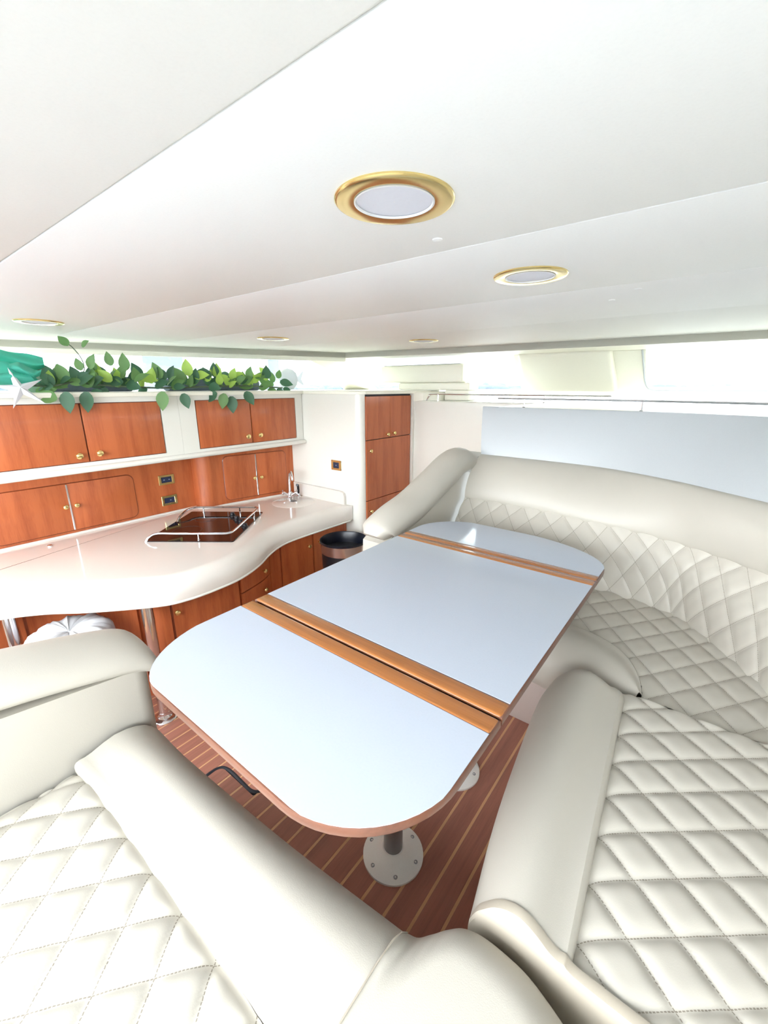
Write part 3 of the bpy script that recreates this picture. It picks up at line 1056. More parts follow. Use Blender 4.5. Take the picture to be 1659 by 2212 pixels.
base_unit(0, 4, 'cherry base cabinet with one small door right behind the waste bin', [(685, 1169)], [(0.02, 0.98, GF + 0.06, 0.215)])
base_unit(4, 8, 'cherry base cabinet with a single dark door under the sink', [(662, 1178)], [(0.02, 0.98, GF + 0.06, 0.215)])
base_unit(8, 23, 'cherry base cabinet with stacked drawers under the inward bend of the worktop', [(563, 1232), (565, 1272)], [(0.01, 0.19, GF + 0.06, 0.215), (0.21, 0.98, 0.02, 0.215), (0.21, 0.98, -0.18, 0.01), (0.21, 0.98, GF + 0.06, -0.19)])
base_unit(23, 43, 'bright cherry base cabinet on the bulging front beside the chrome pole', [(382, 1317)], [(0.02, 0.73, GF + 0.06, 0.215), (0.75, 0.98, GF + 0.06, 0.215)])
base_unit(43, 72, 'cherry base cabinet behind the white pleated stool', [], [(0.01, 0.57, GF + 0.06, 0.215), (0.59, 0.98, GF + 0.06, 0.215)])

# ---- upper cupboards
XU = -3.24
def upper(y0, y1, doors, knobs, label):
    t = thing('wall_cabinet', (XU - 0.1, (y0 + y1) / 2, 0.92), label, 'cabinet', 'upper galley cupboards')
    obj('body', box(-3.43, XU - 0.014, y0, y1, 0.93, 1.387, 0.002, 1), 'gel', t, smooth=False)
    obj('door_gap_shade', box(XU - 0.014, XU - 0.0105, doors[0][0], doors[-1][1], 0.975, 1.352), 'cherryD', t, smooth=False)  # dark plate painted as the shade in the gaps round the doors
    # white face frame with openings for the doors
    ys = [y0] + [e for d in doors for e in d] + [y1]
    fr_ = [box(XU - 0.012, XU, y0, y1, 0.93, 0.975), box(XU - 0.012, XU, y0, y1, 1.352, 1.387), box(XU - 0.012, XU, y0, doors[0][0] - 0.003, 0.975, 1.352), box(XU - 0.012, XU, doors[-1][1] + 0.003, y1, 0.975, 1.352)]
    obj('face_frame', cat(*fr_), 'gel', t, smooth=False)
    for (a, b_), kp in zip(doors, knobs):
        d = obj('door', box(XU - 0.010, XU + 0.004, a + 0.004, b_ - 0.004, 0.980, 1.347, 0.0025, 2), 'cherry', t)
        p = onx(kp[0], kp[1], XU + 0.004)
        knob(p, d, (1, 0, 0), 1.6)


upper(0.30, 1.64, [(0.503, 1.003), (1.003, 1.505)], [(168, 984), (212, 978)], 'wide upper galley cupboard with two large cherry doors, under the hanging leaves')
upper(1.641, 2.855, [(1.775, 2.268), (2.268, 2.768)], [(532, 942), (558, 939)], 'upper galley cupboard with two cherry doors above the tap, next to the end wall')

# ---- sliding cupboards let into the backsplash
def frame_of(xa, ya, xb, yb):
    o_ = Vector((xa, ya, 0))
    e = (Vector((xb, yb, 0)) - o_).normalized()
    nn = Vector((-e.y, e.x, 0))
    if nn.x < 0:
        nn = -nn
    m_ = Matrix(((e.x, 0, nn.x, o_.x), (e.y, 0, nn.y, o_.y), (0, 1, 0, 0), (0, 0, 0, 1)))
    return m_              # local x along wall, y up, z outwards


def splash_cab(m_, x0, xm, x1, z0, z1, knobs_z, label, r=0.05):
    loc = m_ @ Vector((xm, z0, 0))
    t = thing('niche_cabinet', loc, label, 'cabinet', 'sliding door niches in the backsplash')
    for a, b_, lft in ((x0, xm, True), (xm, x1, False)):
        if lft:
            pl = [(b_ - 0.002, z0), (b_ - 0.002, z1)] + arc((a + r, z1 - r), r, 90, 180, 6) + arc((a + r, z0 + r), r, 180, 270, 6)
        else:
            pl = arc((b_ - r, z0 + r), r, -90, 0, 6) + arc((b_ - r, z1 - r), r, 0, 90, 6) + [(a + 0.002, z1), (a + 0.002, z0)]
        d = obj('door', tf(prism(pl, 0.0, 0.010, 0.003, 2), m_), 'cherry', t)
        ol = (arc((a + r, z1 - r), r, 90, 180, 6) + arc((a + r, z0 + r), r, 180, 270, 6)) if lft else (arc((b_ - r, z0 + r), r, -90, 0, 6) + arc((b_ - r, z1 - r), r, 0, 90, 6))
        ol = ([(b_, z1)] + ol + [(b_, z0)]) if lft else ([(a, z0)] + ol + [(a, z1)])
        obj('groove_shade_line', tf(tube([(p_[0], p_[1], 0.001) for p_ in ol], 0.0055, 6), m_), 'cherryD', d)  # dark tube drawing the shade of the groove round the door
        kx = xm - 0.035 if lft else xm + 0.035
        kp = m_ @ Vector((kx, knobs_z, 0.010))
        knob(kp, d, m_.to_3x3() @ Vector((0, 0, 1)), 1.35)
    obj('pull_strip', tf(box(xm - 0.006, xm + 0.006, z0 + 0.004, z1 - 0.004, 0.010, 0.016, 0.002, 1), m_), 'chrome', t)


mL = frame_of(-3.72, 0.0, -3.72, 1.0)
splash_cab(mL, 0.50, 0.966, 1.425, 0.415, 0.768, 0.605, 'cherry sliding door niche in the backsplash, above the empty end of the worktop')
mR = frame_of(-3.57, 2.12, -3.425, 2.86)
LR = sqrt(0.16 ** 2 + 0.74 ** 2)
splash_cab(mR, 0.03, 0.345, 0.665, 0.425, 0.835, 0.605, 'cherry sliding door niche in the backsplash, between the cooktop and the tap', 0.045)

# ---- switches
def switch(m_, x, z, w, h, label, marks):
    p = m_ @ Vector((x, z, 0))
    t = thing('switch', p, label, 'switch')
    fr_ = [box(x - w / 2, x + w / 2, z + h / 2 - h * .22, z + h / 2, 0, 0.009, 0.002, 1), box(x - w / 2, x + w / 2, z - h / 2, z - h / 2 + h * .22, 0, 0.009, 0.002, 1),
           box(x - w / 2, x - w / 2 + h * .27, z - h / 2, z + h / 2, 0, 0.0092, 0.002, 1), box(x + w / 2 - h * .27, x + w / 2, z - h / 2, z + h / 2, 0, 0.0092, 0.002, 1)]
    obj('frame', tf(cat(*fr_), m_), 'brass', t)
    f = obj('rocker', tf(box(x - w / 2 + h * .27, x + w / 2 - h * .27, z - h / 2 + h * .22, z + h / 2 - h * .22, 0, 0.007, 0.001, 1), m_), 'switch', t)
    for a in marks:
        obj('mark', tf(box(x + a - 0.006, x + a + 0.006, z - 0.003, z + 0.003, 0.007, 0.0076), m_), 'label', f, smooth=False)


p1, p2 = onx(359, 1036, -3.72), onx(366, 1080, -3.72)
switch(mL, p1.y, p1.z, 0.135, 0.085, 'upper brass framed double switch on the cherry backsplash', (-0.022, 0.022))
switch(mL, p2.y, p2.z, 0.135, 0.085, 'lower brass framed switch on the cherry backsplash, above the cooktop', (0.008,))
mE = Matrix(((1, 0, 0, 0), (0, 0, -1, 2.862), (0, 1, 0, 0), (0, 0, 0, 1)))
p3 = ony(727, 1005, 2.862)
switch(mE, p3.x, p3.z, 0.125, 0.095, 'brass framed switch on the white end wall beside the tall locker', (0.0,))

# ---- cooktop, turned towards the room
e1 = Vector((0.796, 0.605, 0)).normalized()
e2 = Vector((-e1.y, e1.x, 0))
cen = Vector((-3.105, 1.705, WZ))
mC = Matrix(((e1.x, e2.x, 0, cen.x), (e1.y, e2.y, 0, cen.y), (0, 0, 1, cen.z), (0, 0, 0, 1)))
ck = thing('cooktop', cen, 'dark glass cooktop with a chrome guard rail set into the galley worktop', 'cooktop')
obj('glass_plate', tf(prism(rrect(-0.32, 0.32, -0.38, 0.38, 0.02, 4), -0.004, 0.007, 0.002, 1), mC), 'glassblack', ck)
zr = 0.055
rl = [(-0.31, -0.385, 0.0), (-0.29, -0.375, 0.03), (-0.24, -0.355, zr), (-0.1, -0.35, zr), (0.20, -0.35, zr), (0.275, -0.335, zr), (0.295, -0.26, zr), (0.295, 0.0, zr), (0.295, 0.28, zr), (0.275, 0.345, zr), (0.20, 0.36, zr), (-0.15, 0.36, zr), (-0.25, 0.35, zr), (-0.285, 0.31, zr), (-0.30, 0.24, zr), (-0.305, 0.12, 0.03), (-0.307, 0.08, 0.0)]
obj('guard_rail', tf(tube(spline(rl, 5), 0.0085, 10), mC), 'chrome', ck)
for x, y in ((0.06, -0.35), (0.295, 0.20), (0.12, 0.36), (-0.2, 0.355)):
    obj('rail_post', tf(lathe([(0.011, 0.0), (0.011, 0.006), (0.006, 0.010), (0.006, zr)], (x, y, 0.004), 10), mC), 'chrome', ck)
for k in range(4):
    p = onz(502 + 9 * k, 1113 + 8 * k, WZ + 0.012)
    obj('control_knob', lathe([(0.026, 0), (0.026, 0.008), (0.020, 0.012), (0.018, 0.030), (0.010, 0.033)], (p.x, p.y, WZ + 0.006), 16), 'black', ck)
for x, y, r in ((-0.12, -0.14, 0.105), (-0.10, 0.16, 0.085)):
    rg = [(r * cos(a * pi / 18), r * sin(a * pi / 18)) for a in range(36)]
    obj('hob_ring', tf(tube([(x + a, y + b_, 0.0068) for a, b_ in rg], 0.0012, 5, closed=True), mC), 'dark', ck)

# ---- sink cover, tap, hand spray
ps = onz(657, 1082, WZ)
ps = Vector((-3.14, 2.60, WZ))
sk = thing('sink_cover', ps, 'round flush sink cover with a finger hole in the worktop below the tap', 'sink cover')
obj('lid', lathe([(0.205, 0.0002), (0.205, 0.0012), (0.203, 0.0022), (0.001, 0.0026)], ps, 48), 'worktop', sk)
ph = onz(634, 1081, WZ + 0.008)
obj('finger_hole', lathe([(0.033, 0.0), (0.033, 0.0012), (0.028, 0.0016), (0.001, 0.0014)], (ph.x, ph.y, WZ + 0.0026), 24), 'black', sk)
pt = onz(627, 1075, WZ)
tp_ = thing('tap', pt, 'chrome gooseneck tap with two cross handles behind the sink', 'tap')
obj('base', lathe([(0.033, 0), (0.033, 0.008), (0.022, 0.014), (0.020, 0.055), (0.014, 0.065)], pt, 20), 'chrome', tp_)
dirT = Vector((0.75, -0.35, 0)).normalized()
nk = [(0, 0.06), (0, 0.16), (0.005, 0.21), (0.03, 0.26), (0.07, 0.275), (0.105, 0.255), (0.12, 0.215), (0.12, 0.20)]
obj('spout', tube([pt + dirT * a + Vector((0, 0, b_)) for a, b_ in [(q[0], q[1]) for q in spline(nk, 4)]], 0.0115, 12), 'chrome', tp_)
side = Vector((0.616 + 0.2, 0.788, 0)).normalized()
for s in (-1, 1):
    a = pt + Vector((0, 0, 0.03)) + side * 0.015 * s
    b_ = pt + Vector((0, 0, 0.055)) + side * 0.062 * s
    hd = obj('handle', tube([a, a.lerp(b_, 0.6), b_], [0.009, 0.010, 0.014], 12), 'chrome', tp_)
    for k in range(2):
        ax = (Vector((0, 0, 1)) if k else side.cross(Vector((0, 0, 1)))) * 0.026
        c_ = b_ + side * 0.008 * s
        obj('cross_bar', tube([c_ - ax, c_ - ax * 0.5, c_ + ax * 0.5, c_ + ax], [0.007, 0.005, 0.005, 0.007], 8), 'chrome', hd)
pv = Vector((-3.275, 2.780, WZ))
sv = thing('hand_spray', pv, 'black hand spray in a chrome holder on the worktop, beside the tap', 'spray')
obj('holder', lathe([(0.022, 0), (0.022, 0.008), (0.014, 0.018), (0.013, 0.035)], pv, 16), 'chrome', sv)
obj('spray_head', tube([pv + Vector((0, 0, 0.03)), pv + Vector((0, 0, 0.07)), pv + Vector((0.002, -0.002, 0.10)), pv + Vector((0.01, -0.012, 0.122)), pv + Vector((0.02, -0.03, 0.128))], [0.010, 0.013, 0.012, 0.014, 0.013], 12), 'black', sv)
pc = onz(108, 1180, WZ)
tag(obj('deck_plug', lathe([(0.016, 0), (0.016, 0.008), (0.010, 0.011), (0.001, 0.011)], (pc.x, pc.y, WZ), 16), 'chrome'), 'small round chrome plug on the empty end of the worktop', 'plug')

# ---- tall locker / fridge front
XF = -2.506
fk = thing('tall_locker', (XF, 3.28, GF), 'tall cherry fronted locker let into the white end block', 'locker')
obj('carcass', box(XF - 0.50, XF - 0.001, 2.929, 3.630, GF + 0.01, 1.385), 'dark', fk, smooth=False)  # coloured dark for the shade in the door gaps
for (y0, y1, z0, z1, kn) in ((2.932, 3.282, 0.990, 1.370, (834, 938)), (3.285, 3.622, 0.990, 1.370, (848, 935)), (2.932, 3.622, 0.428, 0.984, (797, 974)), (2.932, 3.622, -0.10, 0.422, (798, 1104)), (2.932, 3.622, GF + 0.06, -0.106, None)):
    d = obj('door', box(XF - 0.001, XF + 0.016, y0, y1, z0, z1, 0.002, 1), 'cherry', fk)
    if kn:
        knob(onx(kn[0], kn[1], XF + 0.016), d, (1, 0, 0), 1.35)

# ---- waste bin
bc = (-2.383, 2.49, GF)
bn = thing('waste_bin', bc, 'round waste bin with a steel top band and black liner, beside the galley', 'bin')
zb = 0.20 - GF
obj('body', lathe([(0.165, 0.0), (0.168, 0.01), (0.190, zb - 0.10), (0.190, zb - 0.09)], bc, 40), 'black', bn)
obj('band', lathe([(0.189, zb - 0.10), (0.194, zb - 0.098), (0.199, zb - 0.004), (0.199, zb), (0.194, zb), (0.192, zb - 0.09)], bc, 40, False), 'rose', bn)
obj('liner', lathe([(0.203, zb - 0.010), (0.204, zb + 0.004), (0.198, zb + 0.008), (0.190, zb - 0.005), (0.184, zb - 0.12), (0.165, 0.05), (0.01, 0.045)], bc, 40, False), 'binblack', bn)

# ---- poles under the worktop
def pole(x, y, r, label):
    t = thing('support_pole', (x, y, GF), label, 'pole')
    obj('tube', lathe([(r, 0.02), (r, 0.234 - GF)], (x, y, GF), 24), 'chrome', t)
    obj('base_flange', lathe([(0.072, 0), (0.072, 0.006), (0.066, 0.012), (0.045, 0.018), (r + 0.002, 0.034), (r + 0.001, 0.05)], (x, y, GF), 28), 'chrome', t)


pole(-2.445, 0.895, 0.033, 'chrome pole holding up the rounded worktop, beside the table')
pole(-2.93, 0.372, 0.036, 'chrome pole at the far side of the pleated stool')

# ---- stools
def stool(cx, cy, zt_, r, label, grp=None):
    t = thing('stool', (cx, cy, GF), label, 'stool', grp)
    rows = []
    na, prof = 72, [(0.02, 0.075), (0.06, 0.083), (0.25, 0.097), (0.5, 0.103), (0.75, 0.095), (0.9, 0.075), (0.98, 0.045), (1.0, 0.01), (0.98, -0.025), (0.9, -0.05), (0.6, -0.06), (0.05, -0.06)]
    for f, dz in prof:
        row = []
        for k in range(na):
            a = 2 * pi * k / na
            pl = (0.006 * cos(9 * a) + 0.004 * cos(17 * a + 1) + 0.003 * sin(31 * a)) * (0 if dz < -0.03 else min(1, f * 3 + 0.3))
            row.append(Vector((cx + (r * f) * cos(a), cy + (r * f) * sin(a), zt_ - 0.10 + dz + pl)))
        rows.append(row)
    g = grid(rows, True)
    g[1].append(tuple(range(na)))
    g[1].append(tuple(range(len(g[0]) - na, len(g[0]))))
    seat = obj('cushion', g, 'stool', t, angle=70)
    obj('button', lathe([(0.016, -0.01), (0.016, 0.0), (0.008, 0.008), (0.001, 0.009)], (cx, cy, zt_ - 0.028), 16), 'stool', seat)
    obj('stem', lathe([(0.03, 0.03), (0.03, zt_ - 0.16 - GF)], (cx, cy, GF), 20), 'chrome', t)
    obj('foot_plate', lathe([(0.17, 0), (0.17, 0.01), (0.15, 0.02), (0.035, 0.04)], (cx, cy, GF), 36), 'chrome', t)


stool(-2.665, 0.565, 0.165, 0.215, 'bar stool with a white pleated round cushion tucked under the worktop')
stool(-2.62, 0.085, 0.105, 0.20, 'bar stool partly hidden behind the low armrest, next to the pleated stool')

# ================================================================== CEILING LIGHTS
lab = {0: 'large brass ringed downlight in the ceiling above the near leaf of the table',
       1: 'brass ringed downlight in the ceiling above the far leaf of the table',
       2: 'downlight in the ceiling above the rounded end of the galley worktop',
       3: 'downlight in the ceiling above the tap end of the galley',
       4: 'downlight in the ceiling in front of the windscreen, by the tall locker'}
for i, (x, y) in enumerate([(-0.547, 0.731), (-0.547, 1.432), (-2.93, 0.80), (-2.611, 2.068), (-1.886, 2.90)]):
    zc_ = 1.780 if y < 2.5 else 1.786
    t = thing('downlight', (x, y, zc_), lab[i], 'light', 'ceiling downlights')
    obj('ring', lathe([(0.1100, 0.0), (0.1105, -0.003), (0.1085, -0.0055), (0.1055, -0.0065), (0.078, -0.0050), (0.0745, -0.0045), (0.0735, -0.001), (0.0735, 0.0)], (x, y, zc_), 64, False), 'brass', t)
    obj('diffuser', lathe([(0.0735, -0.002), (0.066, -0.0025), (0.05, -0.003), (0.001, -0.0032)], (x, y, zc_), 48, False), 'diffuser', t)
    obj('lens_rim', lathe([(0.0735, -0.0045), (0.0745, -0.006), (0.0715, -0.0065), (0.070, -0.003)], (x, y, zc_), 48, False), 'white', t)

# ================================================================== RAILS AND HELM
def rail(pts, posts, zb_, r, label):
    t = thing('guard_rail', (pts[0][0], pts[0][1], zb_), label, 'rail')
    obj('bar', tube(spline(pts, 6), r, 8), 'chrome', t)
    for x, y, z in posts:
        obj('post', lathe([(r * 1.8, 0), (r * 1.8, 0.004), (r * 0.9, 0.008), (r * 0.9, z - zb_)], (x, y, zb_), 8), 'chrome', t)


zr1 = 1.383
rail([(-2.35, 3.69, 1.325), (-2.32, 3.69, 1.365), (-2.27, 3.69, zr1), (-1.8, 3.69, zr1), (-1.25, 3.69, zr1), (-0.7, 3.70, zr1)], [(-2.22, 3.69, zr1), (-1.70, 3.69, zr1), (-1.2, 3.69, zr1)], 1.322, 0.006, 'thin chrome rail along the forward bulkhead ledge')
zr2 = 1.378
pr = [(-1.20, 2.76), (-0.8, 2.75), (-0.34, 2.72), (0.02, 2.63), (0.24, 2.52), (0.49, 2.27), (0.63, 1.98)]
rail([(x, y, zr2) for x, y in pr], [(-1.02, 2.757, zr2), (-0.36, 2.724, zr2), (0.24, 2.52, zr2)], 1.322, 0.006, 'thin chrome rail along the ledge on top of the sofa backrest')

hp = thing('helm_console', (-2.4, 4.02, 1.322), 'cream helm console of two stacked pods below the windscreen', 'console')
a0, a1 = ony(860, 836, 3.84).x, ony(1013, 836, 3.84).x
b0, b1 = ony(822, 806, 3.84).x, ony(998, 806, 3.84).x
obj('lower_pod', box(a0, a1, 3.84, 4.05, 1.420, 1.490, 0.016, 3), 'gelcream', hp)
obj('plinth', box(-2.24, a1 - 0.01, 3.85, 4.04, 1.3225, 1.4195, 0.01, 2), 'gelcream', hp)
obj('upper_pod', box(b0, b1, 3.84, 3.98, 1.491, 1.664, 0.022, 3), 'gelcream', hp)
obj('brow', box(b0 + 0.03, b1 - 0.03, 3.86, 3.94, 1.663, 1.671, 0.003, 1), 'panelgrey', hp)

# ================================================================== THINGS ON THE GALLEY LEDGE
LZ = 1.418
# heart shaped leaf, tip along +X
def leaf_mesh(n_=7):
    V, F = [], []
    for k in range(n_ + 1):
        t = k / n_
        x = t * 1.0
        w = 0.40 * (sin(pi * min(1, t * 1.02 + 0.03)) ** 0.65) * (1 - 0.45 * t)
        zc_ = -0.10 * (t - 0.4) ** 2
        V += [Vector((x, -w, zc_ + 0.10 * w * 2 ** 0.5)), Vector((x, -w * 0.5, zc_ + 0.05 * w)), Vector((x, 0, zc_ - 0.02)), Vector((x, w * 0.5, zc_ + 0.05 * w)), Vector((x, w, zc_ + 0.10 * w * 2 ** 0.5))]
    for k in range(n_):
        for j in range(4):
            F.append((k * 5 + j, k * 5 + j + 1, k * 5 + 6 + j, k * 5 + 5 + j))
    return V, F


LM = []
for i in range(3):
    me = bpy.data.meshes.new('leaf')
    me.from_pydata([tuple(p) for p in leaf_mesh()[0]], [], leaf_mesh()[1])
    me.materials.append(M['leaf%d' % i])
    me.shade_smooth()
    LM.append(me)


def put_leaf(par, pos, s, i, tip, face):
    """tip: direction the tip points, face: direction the upper side looks"""
    tip = Vector(tip).normalized()
    face = Vector(face)
    face = (face - tip * face.dot(tip)).normalized()
    yv = face.cross(tip)
    m_ = Matrix(((tip.x, yv.x, face.x), (tip.y, yv.y, face.y), (tip.z, yv.z, face.z))).to_4x4()
    o = bpy.data.objects.new('leaf', LM[i])
    C.objects.link(o)
    o.parent = par
    o.location = Vector(pos) - wloc(par)
    o.rotation_mode = 'QUATERNION'
    o.rotation_quaternion = m_.to_quaternion()
    o.scale = (s, s, s)
    return o


XG = -3.30
gd = thing('leaf_garland', (XG, 1.8, LZ), 'artificial ivy garland of green leaves lying along the galley ledge', 'garland')
vine = [onx(u, v, XG) for u, v in ((60, 832), (110, 834), (160, 826), (220, 832), (290, 836), (350, 838), (420, 836), (490, 834), (550, 834), (610, 838))]
for p in vine:
    p.z = max(p.z, LZ + 0.012)
obj('vine', tube(spline(vine, 5), 0.006, 6), 'stem', gd)
tend = [onx(u, v, XG - 0.05) for u, v in ((170, 826), (182, 800), (176, 775), (158, 752), (146, 742))]
obj('tendril', tube(spline(tend, 4), 0.003, 5), 'stem', gd)
AX = Vector((0, 1, 0))
keyl = [  # u, v of the leaf base, size, colour, image angle of the tip (deg, 0 = right, 90 = up)
    (140, 836, .125, 1, 100), (143, 846, .115, 0, 268), (187, 846, .115, 0, 262), (122, 863, .115, 1, 165), (205, 842, .12, 0, 290),
    (80, 838, .12, 1, 320), (100, 822, .14, 0, 200), (118, 830, .13, 0, 120), (230, 838, .10, 0, 250),
    (176, 800, .07, 1, 105), (192, 796, .09, 1, 60), (205, 800, .06, 1, 90), (240, 790, .08, 1, 95), (272, 800, .10, 1, 88), (176, 748, .06, 1, 30), (148, 746, .07, 1, 140),
    (325, 828, .10, 2, 80), (318, 842, .09, 0, 210), (352, 846, .12, 1, 260), (370, 838, .11, 1, 30), (395, 850, .10, 0, 285),
    (408, 812, .11, 2, 95), (398, 826, .12, 1, 130), (445, 824, .09, 2, 60), (470, 816, .10, 2, 100), (500, 820, .09, 2, 70), (520, 830, .09, 2, 110), (545, 826, .10, 2, 40),
    (485, 850, .11, 1, 255), (500, 856, .12, 0, 270), (468, 848, .11, 0, 215), (530, 846, .11, 0, 300), (560, 842, .10, 1, 20), (580, 840, .11, 1, 320), (600, 842, .09, 0, 300), (612, 838, .08, 0, 330), (575, 822, .09, 2, 100)]
R1 = Vector((cos(YAW), sin(YAW), 0))      # picture right
def pdir(a):
    return R1 * cos(radians(a)) + Vector((0, 0, 1)) * sin(radians(a))
for u, v, s, ci, a in keyl:
    x = XG + random.uniform(-0.05, 0.03)
    if v > 843:
        x = -3.185
    p = onx(u, v, x)
    if v <= 843:
        p.z = max(p.z, LZ + 0.02)
    tip = pdir(a) + Vector((random.uniform(-.1, .25), random.uniform(-.2, .1), 0))
    if v > 843:
        tip = pdir(a)
    put_leaf(gd, p, s * 1.15, ci, tip, (0.7, -0.6, 0.55))
for k in range(110):
    u = random.choice([random.uniform(88, 310), random.uniform(330, 610)])
    v = random.uniform(812, 838) if u > 150 else random.uniform(822, 838)
    p = onx(u, v, XG + random.uniform(-0.12, 0.05))
    p.z = max(p.z, LZ + 0.03)
    ci = random.choices([0, 1, 2], [5, 4, 1 if u < 300 else 3])[0]
    a = random.uniform(-20, 200)
    put_leaf(gd, p, random.uniform(0.085, 0.125), ci, pdir(a) + Vector((random.uniform(-.3, .5), random.uniform(-.5, .3), 0)), (random.uniform(.3, .9), random.uniform(-.9, -.2), random.uniform(.2, .8)))

# crumpled teal cloth
def sheet(top, bot, depth, fold, ph, nr=22, nc=40):
    T, Bm = spline([(a, b_, 0) for a, b_ in top], 12), spline([(a, b_, 0) for a, b_ in bot], 12)
    rows_f, rows_b = [], []
    for i in range(nr + 1):
        w = i / nr
        rf = []
        for k in range(nc + 1):
            f = k / nc * (len(T) - 1)
            a = min(int(f), len(T) - 2)
            p = T[a].lerp(T[a + 1], f - a)
            q = Bm[a].lerp(Bm[a + 1], f - a)
            r_ = p.lerp(q, w)
            x = -3.34 + depth + 0.045 * sin(pi * w) + fold * sin(ph + 5.0 * w + 4.0 * k / nc) + 0.5 * fold * sin(9 * w - 6 * k / nc + 2 * ph)
            pt_ = onx(r_.x, r_.y, x)
            pt_.z = max(pt_.z, LZ + 0.003)
            rf.append(pt_)
        rows_f.append(rf)
        rows_b.append([p + Vector((-0.004, 0, 0)) for p in rf])
    g1, g2 = grid(rows_f), grid(rows_b)
    return cat(g1, g2)


cl = cat(sheet([(-70, 765), (-20, 752), (20, 760), (60, 764), (92, 772)], [(-70, 800), (-20, 795), (30, 792), (70, 800), (97, 794)], -0.03, 0.018, 0.4),
         sheet([(-70, 775), (-20, 778), (15, 782), (40, 796), (60, 800)], [(-70, 832), (-20, 830), (20, 828), (48, 832), (88, 826)], 0.035, 0.016, 1.9),
         sheet([(20, 786), (40, 782), (60, 792), (80, 800), (90, 798)], [(18, 796), (36, 806), (50, 812), (68, 818), (86, 812)], 0.06, 0.012, 3.3),
         sheet([(-70, 806), (-30, 800), (0, 806), (30, 804), (60, 806)], [(-70, 836), (-30, 835), (5, 832), (50, 834), (80, 826)], 0.075, 0.010, 5.0))
tag(obj('cloth', cl, 'teal', angle=70), 'crumpled shiny teal cloth heaped on the galley ledge', 'cloth')

# starfish leaning over the ledge edge
sp_ = onx(42, 838, -3.20)
V, F = [], []
for k in range(10):
    a = pi / 2 + 2 * pi * k / 10 + 0.15
    r = 0.135 if k % 2 == 0 else 0.035
    V.append(Vector((0, r * cos(a), r * sin(a))))
V.append(Vector((0.022, 0, 0)))
V.append(Vector((-0.008, 0, 0)))
for k in range(10):
    F += [(k, (k + 1) % 10, 10), ((k + 1) % 10, k, 11)]
g = tf((V, F), Matrix.Translation((-3.195, sp_.y, 1.44)) @ Matrix.Rotation(radians(-28), 4, 'Y'))
tag(obj('starfish', g, 'star', angle=20), 'white five armed starfish leaning at the ledge edge under the teal cloth', 'starfish')

# pale fish ornament
fp = onx(622, 818, -3.45)
V = []
body = lathe([(0.001, -0.115), (0.05, -0.10), (0.085, -0.06), (0.10, 0.0), (0.085, 0.06), (0.05, 0.095), (0.001, 0.112)], (0, 0, 0), 24)
ro = Matrix.Translation((fp.x, fp.y, LZ + 0.105)) @ Matrix.Rotation(YAW, 4, 'Z')
ft = thing('fish_ornament', (fp.x, fp.y, LZ), 'pale blue round fish ornament with a forked tail at the end of the garland', 'ornament')
obj('body', tf(body, ro @ Matrix.Diagonal((1, 0.3, 0.93, 1))), 'fish', ft)
tl = [(0.07, 0.0), (0.16, 0.085), (0.13, 0.0), (0.165, -0.075)]
V = [Vector((a, -0.008, b_)) for a, b_ in tl] + [Vector((a, 0.008, b_)) for a, b_ in tl]
obj('tail', tf((V, [(0, 1, 2, 3), (7, 6, 5, 4), (0, 1, 5, 4), (1, 2, 6, 5), (2, 3, 7, 6), (3, 0, 4, 7)]), ro), 'fish', ft, smooth=False)

# dark tube and blue grey mats lying behind the leaves
ta, tb = onx(500, 808, -3.52), onx(530, 822, -3.46)
tag(obj('torch', tube([ta, ta.lerp(tb, .15), ta.lerp(tb, .85), tb + Vector((0.03, 0.04, -0.01))], [0.026, 0.028, 0.026, 0.024], 14), 'mat'), 'short dark blue tube lying among the bright leaves of the garland', 'tube')
for i, (u0, u1, vt, lb) in enumerate(((95, 285, 806, 'dark folded mat on the ledge behind the garland, next to the teal cloth'), (360, 560, 808, 'grey blue folded mat on the ledge behind the lime green leaves'))):
    p, q_ = onx(u0, vt, -3.52), onx(u1, vt, -3.52)
    tag(obj('folded_mat', box(-3.62, -3.52, p.y, q_.y, LZ + 0.001, LZ + 0.105 - 0.01 * i, 0.02, 3), 'mat'), lb, 'mat')

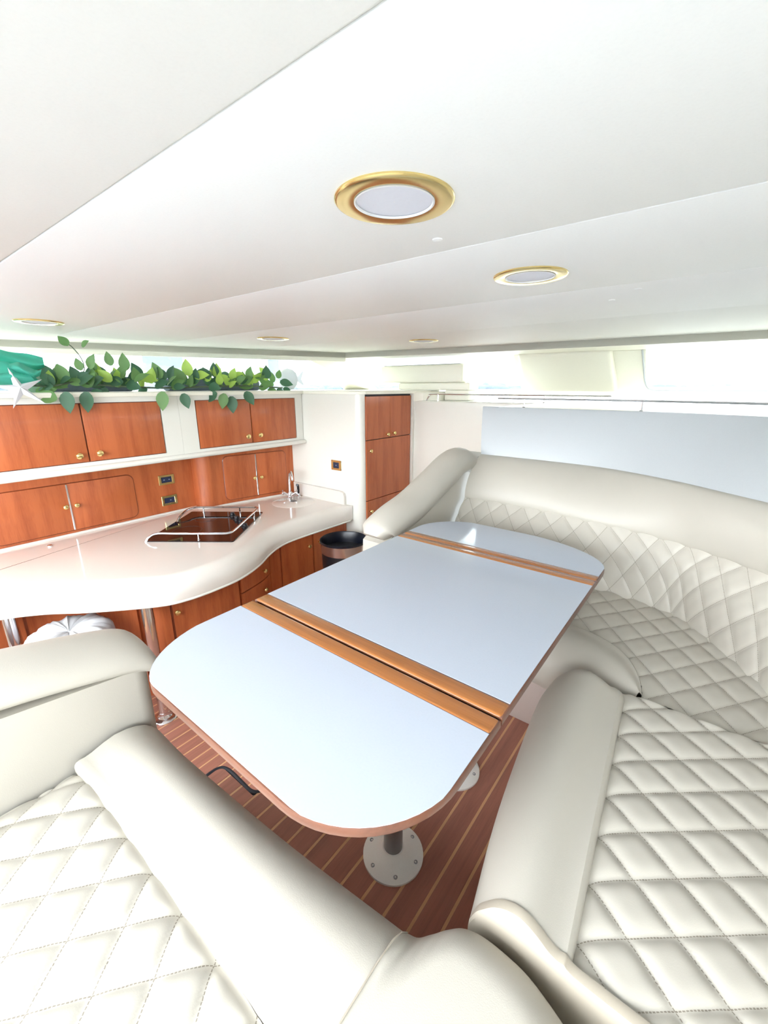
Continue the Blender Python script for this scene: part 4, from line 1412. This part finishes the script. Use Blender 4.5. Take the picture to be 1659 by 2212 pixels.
# ================================================================== OUTSIDE
struct('ground', box(-900, 900, -900, 900, -1.9, -1.8), 'water', smooth=False)
rows = []
rt = random.Random(3)
V, F = [], []
for k in range(900):
    ang = radians(rt.uniform(60, 215))
    D = rt.uniform(330, 380)
    r = rt.uniform(2.5, 5.5)
    h = rt.uniform(3.0, 5.2) + (2.0 if rt.random() < 0.08 else 0)
    c_ = (D * cos(ang), D * sin(ang), -1.8)
    g = lathe([(r, 0), (r * 1.1, h * 0.5), (r * 0.85, h * 0.8), (r * 0.4, h * 0.96), (r * 0.1, h)], c_, 7)
    o_ = len(V)
    V += g[0]
    F += [tuple(i + o_ for i in f) for f in g[1]]
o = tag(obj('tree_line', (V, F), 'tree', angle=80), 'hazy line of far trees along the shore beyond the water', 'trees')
o['kind'] = 'stuff'
t = thing('bow_rail', (0.4, 6.2, 1.0), 'white metal deck rail outside the right hand windscreen', 'rail')
obj('bar', tube(spline([(-2.0, 7.3, 1.40), (-1.3, 6.75, 1.405), (-0.4, 6.35, 1.43), (0.5, 6.1, 1.46), (1.5, 5.9, 1.48)], 6), 0.02, 8), 'white', t)
for x, y, z in ((-1.05, 6.62, 1.41), (0.12, 6.2, 1.445), (1.3, 5.94, 1.475)):
    obj('post', tube([(x, y, 0.95), (x, y, z)], 0.016, 8), 'white', t)
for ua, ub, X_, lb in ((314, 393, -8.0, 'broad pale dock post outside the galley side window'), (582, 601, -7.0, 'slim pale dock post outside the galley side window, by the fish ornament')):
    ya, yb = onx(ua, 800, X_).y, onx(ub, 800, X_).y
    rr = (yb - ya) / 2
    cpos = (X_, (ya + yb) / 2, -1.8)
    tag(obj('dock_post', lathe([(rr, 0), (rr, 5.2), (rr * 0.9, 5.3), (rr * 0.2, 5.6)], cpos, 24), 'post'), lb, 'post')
struct('foredeck', prism([(-4.9, 4.4), (1.1, 4.4), (1.1, 6.4), (0.5, 6.6), (-1.3, 7.6), (-3.5, 7.4), (-4.9, 6.0)], 0.6, 0.95), 'white', smooth=False)
